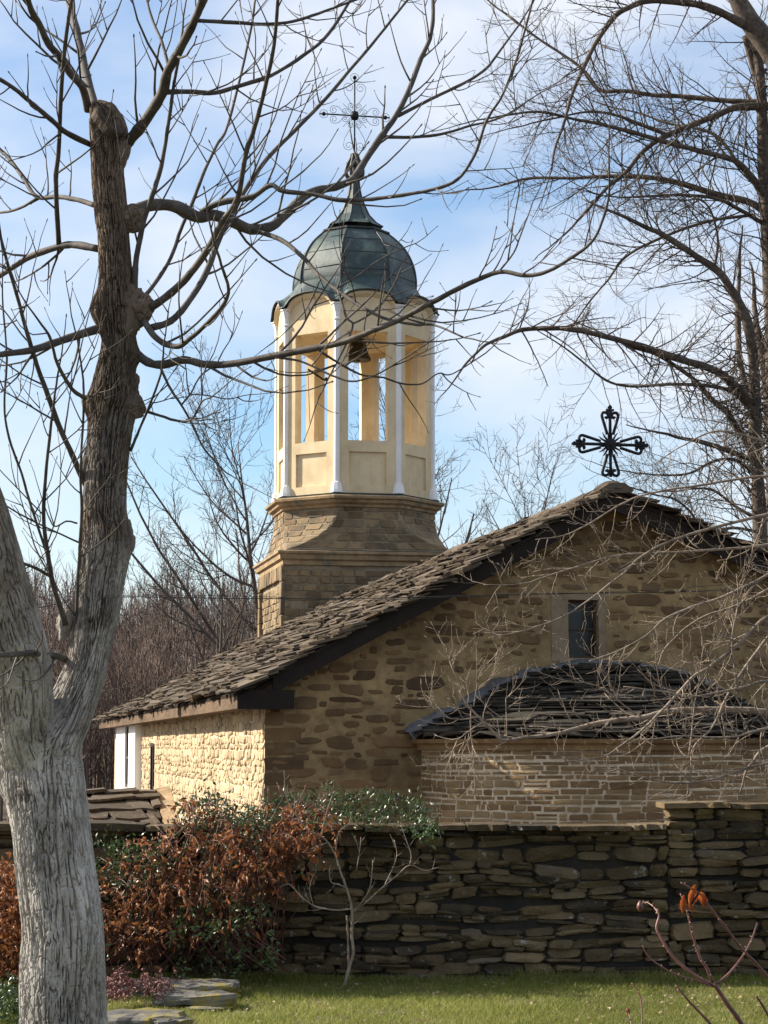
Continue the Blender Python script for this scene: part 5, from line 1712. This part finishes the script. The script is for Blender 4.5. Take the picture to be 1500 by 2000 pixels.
for i in range(46):     # bare shoots above the top
    x = rng.uniform(370, 640); Q, r_ = grow(W(x, float(top(x)) + 40, rng.uniform(19.2, 19.7)), (rng.normal()*.4, 0, 1), rng.uniform(.15, .42), .0032, .15, .05, 5, .5)
    st.add(Q - so, r_, 4)
tag(st.build('stems', M['rose'], shrub), kind='stuff')

hedge = empty('russet_hedge', W(10, 1910, 18.9))
ho = np.array(hedge.location)
tag(hedge, 'russet hedge at the far left edge behind the walnut trunk', 'hedge')
sprays(520, -120, 70, lambda x: x*0 + 1688, lambda x: x*0 + 1905, 7, M['leaf_red'], 'russet_foliage', hedge, ho, (.045, .085), -.8, 18.5, 19.4)
st = Tubes()
for i in range(30):
    x = rng.uniform(-110, 60)
    st.add(catmull([W(x + rng.normal()*15, 1915, 19.0), W(x, 1800, 18.9), W(x + rng.normal()*25, rng.uniform(1690, 1760), 18.9)], 5) - ho, np.linspace(.007, .0025, 11), 4)
tag(st.build('stems', M['rose'], hedge), kind='stuff')
ivy = sprays(260, -60, 60, lambda x: x*0 + 1925, lambda x: x*0 + 2030, 6, M['ivy'], 'ground_ivy', None, np.zeros(3), (.04, .075), .5, 16.2, 17.6)
tag(ivy, 'dark green ground cover at the foot of the walnut', 'plants', kind='stuff')

# ------------------------------------------------------------------ sapling and stake in front of the wall
sap = empty('sapling', W(674, 1926, 18.7)); sap.location.z = 0.0
sp = np.array(sap.location)
tag(sap, 'slender pale bare sapling in front of the garden wall', 'tree')
SB = [
 ([(672,1928),(682,1890),(690,1860),(687,1830),(688,1800),(687,1775),(683,1755),(675,1730),(664,1700),(655,1670),(640,1645),(625,1632)], 11, 5),
 ([(687,1775),(660,1778),(635,1775),(615,1770),(595,1757),(580,1742),(565,1727),(545,1733)], 7, 3),
 ([(675,1733),(660,1727),(647,1723),(643,1705),(646,1690)], 5, 2.5),
 ([(688,1780),(705,1765),(722,1735),(727,1700),(728,1680)], 5, 2.5),
 ([(690,1782),(715,1762),(745,1735),(775,1710),(800,1690),(830,1700),(856,1694)], 5, 2),
 ([(625,1633),(600,1620),(585,1600),(570,1580),(558,1550),(555,1505)], 5, 2),
 ([(628,1634),(632,1610),(640,1580),(650,1545),(636,1530)], 4, 2),
 ([(640,1646),(615,1655),(590,1665),(560,1660)], 4, 2),
 ([(800,1690),(803,1670),(795,1645),(785,1618)], 4, 2),
 ([(655,1670),(658,1645),(664,1622),(695,1600)], 4, 2),
 ([(612,1768),(605,1740),(608,1720),(618,1700)], 3, 2),
 ([(750,1730),(765,1700),(775,1670),(770,1640)], 3, 2),
 ([(696,1700),(702,1665),(705,1635)], 3, 2),
]
tw_ = Tubes(); sj = Joints()
for i, (pts, w0, w1) in enumerate(SB):
    d0_ = sj.depth(pts[0], 18.7); d1_ = d0_ + (0 if i == 0 else rng.uniform(-.3, .3)); sj.note(pts, d0_, d1_)
    Q, r_ = trace(pts, d0_, d1_, w0*.58, w1*.62, 5)
    tb = Tubes(); tb.add(Q - sp, r_, 8); tb.build('trunk' if i == 0 else 'branch', M['twig_f'], sap)
    for (q, r) in sprout(Q, r_, 5, .16, (30, 60), .12, .15, .5, (.3, 1), 4, .08, .6, .0022, .004):
        tw_.add(q - sp, r, 4)
tag(tw_.build('twigs', M['twig_f'], sap), kind='stuff')
stk = Tubes(); Q, r_ = trace([(681,1915),(680,1850),(677,1788)], 18.75, 18.75, 4.5, 4, 3)
stk.add(Q, r_, 6)
tag(stk.build('support_stake', M['twig_f'], None), 'thin straight stake beside the pale sapling', 'stake')

# ------------------------------------------------------------------ garden slabs and stonecrop by the walnut
def big_slab(name, cpx, cpy, Y, sx, sy, th, rzz, label):
    c = W(cpx, cpy, Y)
    o = empty(name, (c[0], c[1], 0), rzz)
    n = 18; P = []
    for i in range(n):
        a = 2*math.pi*i/n
        k = (abs(math.cos(a))**4 + abs(math.sin(a))**4) ** -.25
        P.append((sx*k*math.cos(a)*rnd.uniform(.85, 1.05), sy*k*math.sin(a)*rnd.uniform(.8, 1.05)))
    z0 = c[2] - th
    V = []
    for (s_, z) in ((.97, z0), (1.0, z0 + th*.45), (.985, z0 + th*.8), (.93, z0 + th), (.5, z0 + th*1.04)):
        for (x, y) in P:
            V.append((x*s_ + rnd.uniform(-.012, .012), y*s_ + rnd.uniform(-.012, .012), z + rnd.uniform(-.010, .010)))
    V.append((0, 0, z0 + th*1.05))
    F = [(j*n+i, j*n+(i+1) % n, (j+1)*n+(i+1) % n, (j+1)*n+i) for j in range(4) for i in range(n)] + [(4*n+i, 4*n+(i+1) % n, 5*n) for i in range(n)]
    ob = mk('slab_block', V, F, M['rock'], o)
    # rough stones under it
    for i in range(4):
        q = MB(); x = rnd.uniform(-.7, .7)*sx; y = rnd.uniform(-.8, .2)*sy
        q.lathe([(.02, 0), (.14, .02), (.16, max(.05, z0*.6)), (.10, max(.06, z0*.98))], 8, (x, y, 0), rnd.uniform(0, 1))
        q.build('bedding_stone', M['rock'], o)
    tag(o, label, 'stone slab', 'garden edging slabs')
    return o
big_slab('stone_slab', 385, 1918, 18.3, .36, .30, .07, .05, 'mossy flat slab at the back of the garden edging, beside the lawn corner')
big_slab('stone_slab', 380, 1940, 17.6, .36, .22, .08, -.10, 'yellow lichened slab in the middle of the garden edging')
big_slab('stone_slab', 275, 1978, 16.6, .36, .34, .08, .10, 'grey front slab at the foot of the walnut trunk')
big_slab('stone_slab', 290, 1915, 18.6, .30, .25, .10, .3, 'rough slab under the red stonecrop next to the trunk')
big_slab('stone_slab', 335, 1990, 16.3, .16, .14, .06, .5, 'small dark slab at the bottom edge beside the front slab')
sed = empty('stonecrop', W(265, 1950, 17.5)); sed.location.z = .1
tag(sed, 'clump of reddish stonecrop growing over the garden slabs', 'plant')
sv = np.array(sed.location)
n = 340
x = np.concatenate([rng.normal(228, 22, 150), rng.normal(285, 26, 120), rng.uniform(205, 330, 70)]); y = 1932 + rng.normal(0, 13, n)
keep = (x > 203) & (x < 345) & (vnoise(x*.06, y*.09, 0, 3) > .36)
x, y = x[keep], y[keep]; n = len(x)
C = np.array([W(a, b, 17.95 - (b-1905)/60*.7) + np.array((0, 0, .05*rng.random())) for a, b in zip(x, y)])
C2 = np.repeat(C, 7, 0) + rng.normal(size=(n*7, 3))*.012
d = rng.normal(size=(n*7, 3)) + np.array((0, 0, .8)); d /= np.linalg.norm(d, axis=1)[:, None]
V, F = leaf_batch(C2, d, rng.uniform(.015, .035, n*7), .35, rng)
tag(mk('leaves', V - sv, F, M['sedum'], sed), kind='stuff')

# ------------------------------------------------------------------ foreground rose canes (bottom right)
RD = 6.4
rose = empty('rose_bush', W(1460, 2400, RD))
ro_ = np.array(rose.location)
tag(rose, 'thorny red brown rose canes with a few dry orange leaves in the right foreground', 'rose bush')
RC = [
 ([(1510,2200),(1480,2060),(1445,1995),(1420,1960),(1394,1920)], 13, 11),
 ([(1394,1922),(1375,1915),(1335,1888),(1310,1862),(1290,1830),(1282,1812),(1287,1790),(1284,1775)], 9, 5),
 ([(1285,1782),(1275,1770),(1262,1762),(1252,1766)], 3, 2),
 ([(1392,1918),(1380,1890),(1368,1872),(1357,1840),(1350,1815),(1343,1785),(1329,1745)], 8, 4),
 ([(1402,1920),(1425,1900),(1450,1868),(1468,1835),(1479,1803)], 7, 4),
 ([(1540,1960),(1500,1910),(1475,1880),(1449,1854),(1420,1815),(1387,1773),(1365,1745),(1330,1724)], 9, 5),
 ([(1450,2100),(1410,2030),(1386,1998),(1350,1960),(1320,1925)], 8, 5),
 ([(1550,2080),(1515,2010),(1490,1965),(1477,1945)], 8, 5),
 ([(1254,2100),(1254,2000),(1252,1955),(1245,1935),(1234,1920)], 4, 3),
 ([(1240,2100),(1233,2000),(1224,1970)], 4, 3),
 ([(1392,1926),(1360,1915),(1317,1902),(1270,1872),(1255,1847)], 5, 3),
]
th_ = Tubes(); rj = Joints()
for (pts, w0, w1) in RC:
    d0_ = rj.depth(pts[0], RD, 10); d1_ = d0_ + rng.uniform(-.2, .2); rj.note(pts, d0_, d1_)
    Q, r_ = trace(pts, d0_, d1_, w0*.8, w1*.75, 6)
    tb = Tubes(); tb.add(Q - ro_, r_, 9); tb.build('cane', M['rose'], rose)
    for i in range(1, len(Q)-1, 2):
        if rng.random() < .6:
            a = unit(np.cross(Q[i+1]-Q[i-1], rvec()))
            th_.add([Q[i]-ro_ + a*r_[i]*.6, Q[i]-ro_ + a*(r_[i]*.9 + .007)], [.0022, .0004], 4)
tag(th_.build('thorns', M['dryleaf'], rose), kind='stuff')
def curled(c, ang, L, wdt, name, m):
    """curled dead leaf"""
    V = []; nn_ = 7
    for i in range(nn_):
        t = i/(nn_-1); w = wdt*math.sin(math.pi*min(1, .08 + t*.9))
        for k in range(5):
            s = (k-2)/2
            cu = 1.9*s + .5*math.sin(t*5 + k)
            x = w*math.sin(cu)*.8 + .10*w*math.sin(t*11 + 2*k); yv = -w*(1-math.cos(cu))*.8 + .15*L*math.sin(t*2.4)
            z = -L*t
            V.append((c[0] + x*math.cos(ang) + z*math.sin(ang)*.5, c[1] + yv, c[2] + z*math.cos(ang*.5) + x*math.sin(ang)*.4))
    F = [(5*i+k, 5*i+k+1, 5*i+6+k, 5*i+5+k) for i in range(nn_-1) for k in range(4)]
    return mk(name, np.array(V) - ro_, F, m, rose, True)
M['rose_leaf'] = mat('orange_dead_leaf', [(.16,.035,.012),(.30,.075,.02),(.42,.14,.035)], 30, 5, rough=.6, transl=.45)
for (x, y, a, L, w_) in ((1356,1728,.5,.060,.017), (1370,1742,-.3,.045,.019), (1335,1748,.1,.055,.013), (1346,1762,-.6,.034,.011), (1362,1752,1.1,.03,.012)):
    curled(W(x, y, rj.depth((x, y), RD, 30) - .01), a, L, w_, 'dry_leaf', M['rose_leaf'])
hp = W(1250, 1770, rj.depth((1252, 1766), RD))
MB().lathe([(.001, -.017), (.007, -.012), (.011, -.002), (.009, .006), (.005, .012), (.002, .018)], 10, tuple(hp - ro_)).build('rose_hip', M['rose'], rose, True)
hp = W(1227, 1975, rj.depth((1226, 1972), RD))
MB().lathe([(.001, -.010), (.006, -.004), (.006, .004), (.001, .010)], 8, tuple(hp - ro_)).build('bud', M['rose_leaf'], rose, True)

# ------------------------------------------------------------------ overhead cables
def cable(name, pts, D0, D1, w, label):
    P = np.array([W(x, y, D0 + (D1-D0)*i/(len(pts)-1)) for i, (x, y) in enumerate(pts)])
    t_ = Tubes(); t_.add(catmull(P, 8), w, 5)
    o = t_.build(name, M['cable'], None); tag(o, label, 'cable', 'overhead cables')
cable('overhead_cable', [(-200,1238),(0,1202),(140,1175),(240,1166),(350,1167),(500,1169),(750,1168),(1023,1160),(1280,1157),(1427,1151),(1700,1132)], 26, 24.8, .0065, 'thick overhead cable crossing the gable just above the window head')
cable('overhead_cable', [(-200,1225),(0,1193),(140,1172),(240,1163),(350,1163),(500,1165),(700,1172),(900,1166),(1100,1160),(1300,1150),(1700,1120)], 26.1, 24.9, .0035, 'thin wire running close above the thick cable')
cable('overhead_cable', [(120,1372),(205,1350),(330,1327),(420,1300)], 62, 60, .012, 'short cable seen low against the wooded hill left of the roof')

# ------------------------------------------------------------------ grass and fallen leaves
rng = np.random.default_rng(9)
n = 230000
X = rng.uniform(-3.2, 7.0, n); Y = rng.uniform(15.4, 19.55, n)
keep = rng.random(n) < .15 + 1.0 * vnoise(X*1.8, Y*1.8, 1, 4)
X, Y = X[keep], Y[keep]; n = len(X)
Z = lawn_z(X, Y) - .004
hgt = rng.uniform(.02, .05, n) * (.7 + .6 * vnoise(X*1.1, Y*1.1, 2, 8)); a = rng.uniform(0, 6.28, n); wv_ = rng.uniform(.0025, .0045, n)
hgt = hgt * np.where(Y > 19.25, 1.3 + 1.6 * vnoise(X*3, Y*3, 7, 2), 1.0)
ln = rng.normal(size=(n, 2)) * .6
b1 = np.stack([X + np.cos(a)*wv_, Y + np.sin(a)*wv_, Z], -1); b2 = np.stack([X - np.cos(a)*wv_, Y - np.sin(a)*wv_, Z], -1)
tp = np.stack([X + ln[:, 0]*hgt, Y + ln[:, 1]*hgt, Z + hgt], -1)
V = np.stack([b1, b2, tp], 1).reshape(-1, 3)
F = (np.arange(n)[:, None]*3 + np.array([[0, 1, 2]])).tolist()
gr = mk('grass', V, F, M['grass'], None, False)
tag(gr, 'short green and straw coloured lawn grass', 'grass', kind='stuff')
n = 700
X = rng.uniform(-2.2, 4.6, n); Y = rng.uniform(15.6, 19.4, n); Z = lawn_z(X, Y) + .018
d = rng.normal(size=(n, 3)); d[:, 2] *= .25; d /= np.linalg.norm(d, axis=1)[:, None]
V, F = leaf_batch(np.stack([X, Y, Z], -1), d, rng.uniform(.02, .05, n), .35, rng, .5)
lf = mk('fallen_leaves', V, F, M['dryleaf'], None)
tag(lf, 'scattered dry leaves on the lawn', 'leaves', kind='stuff')
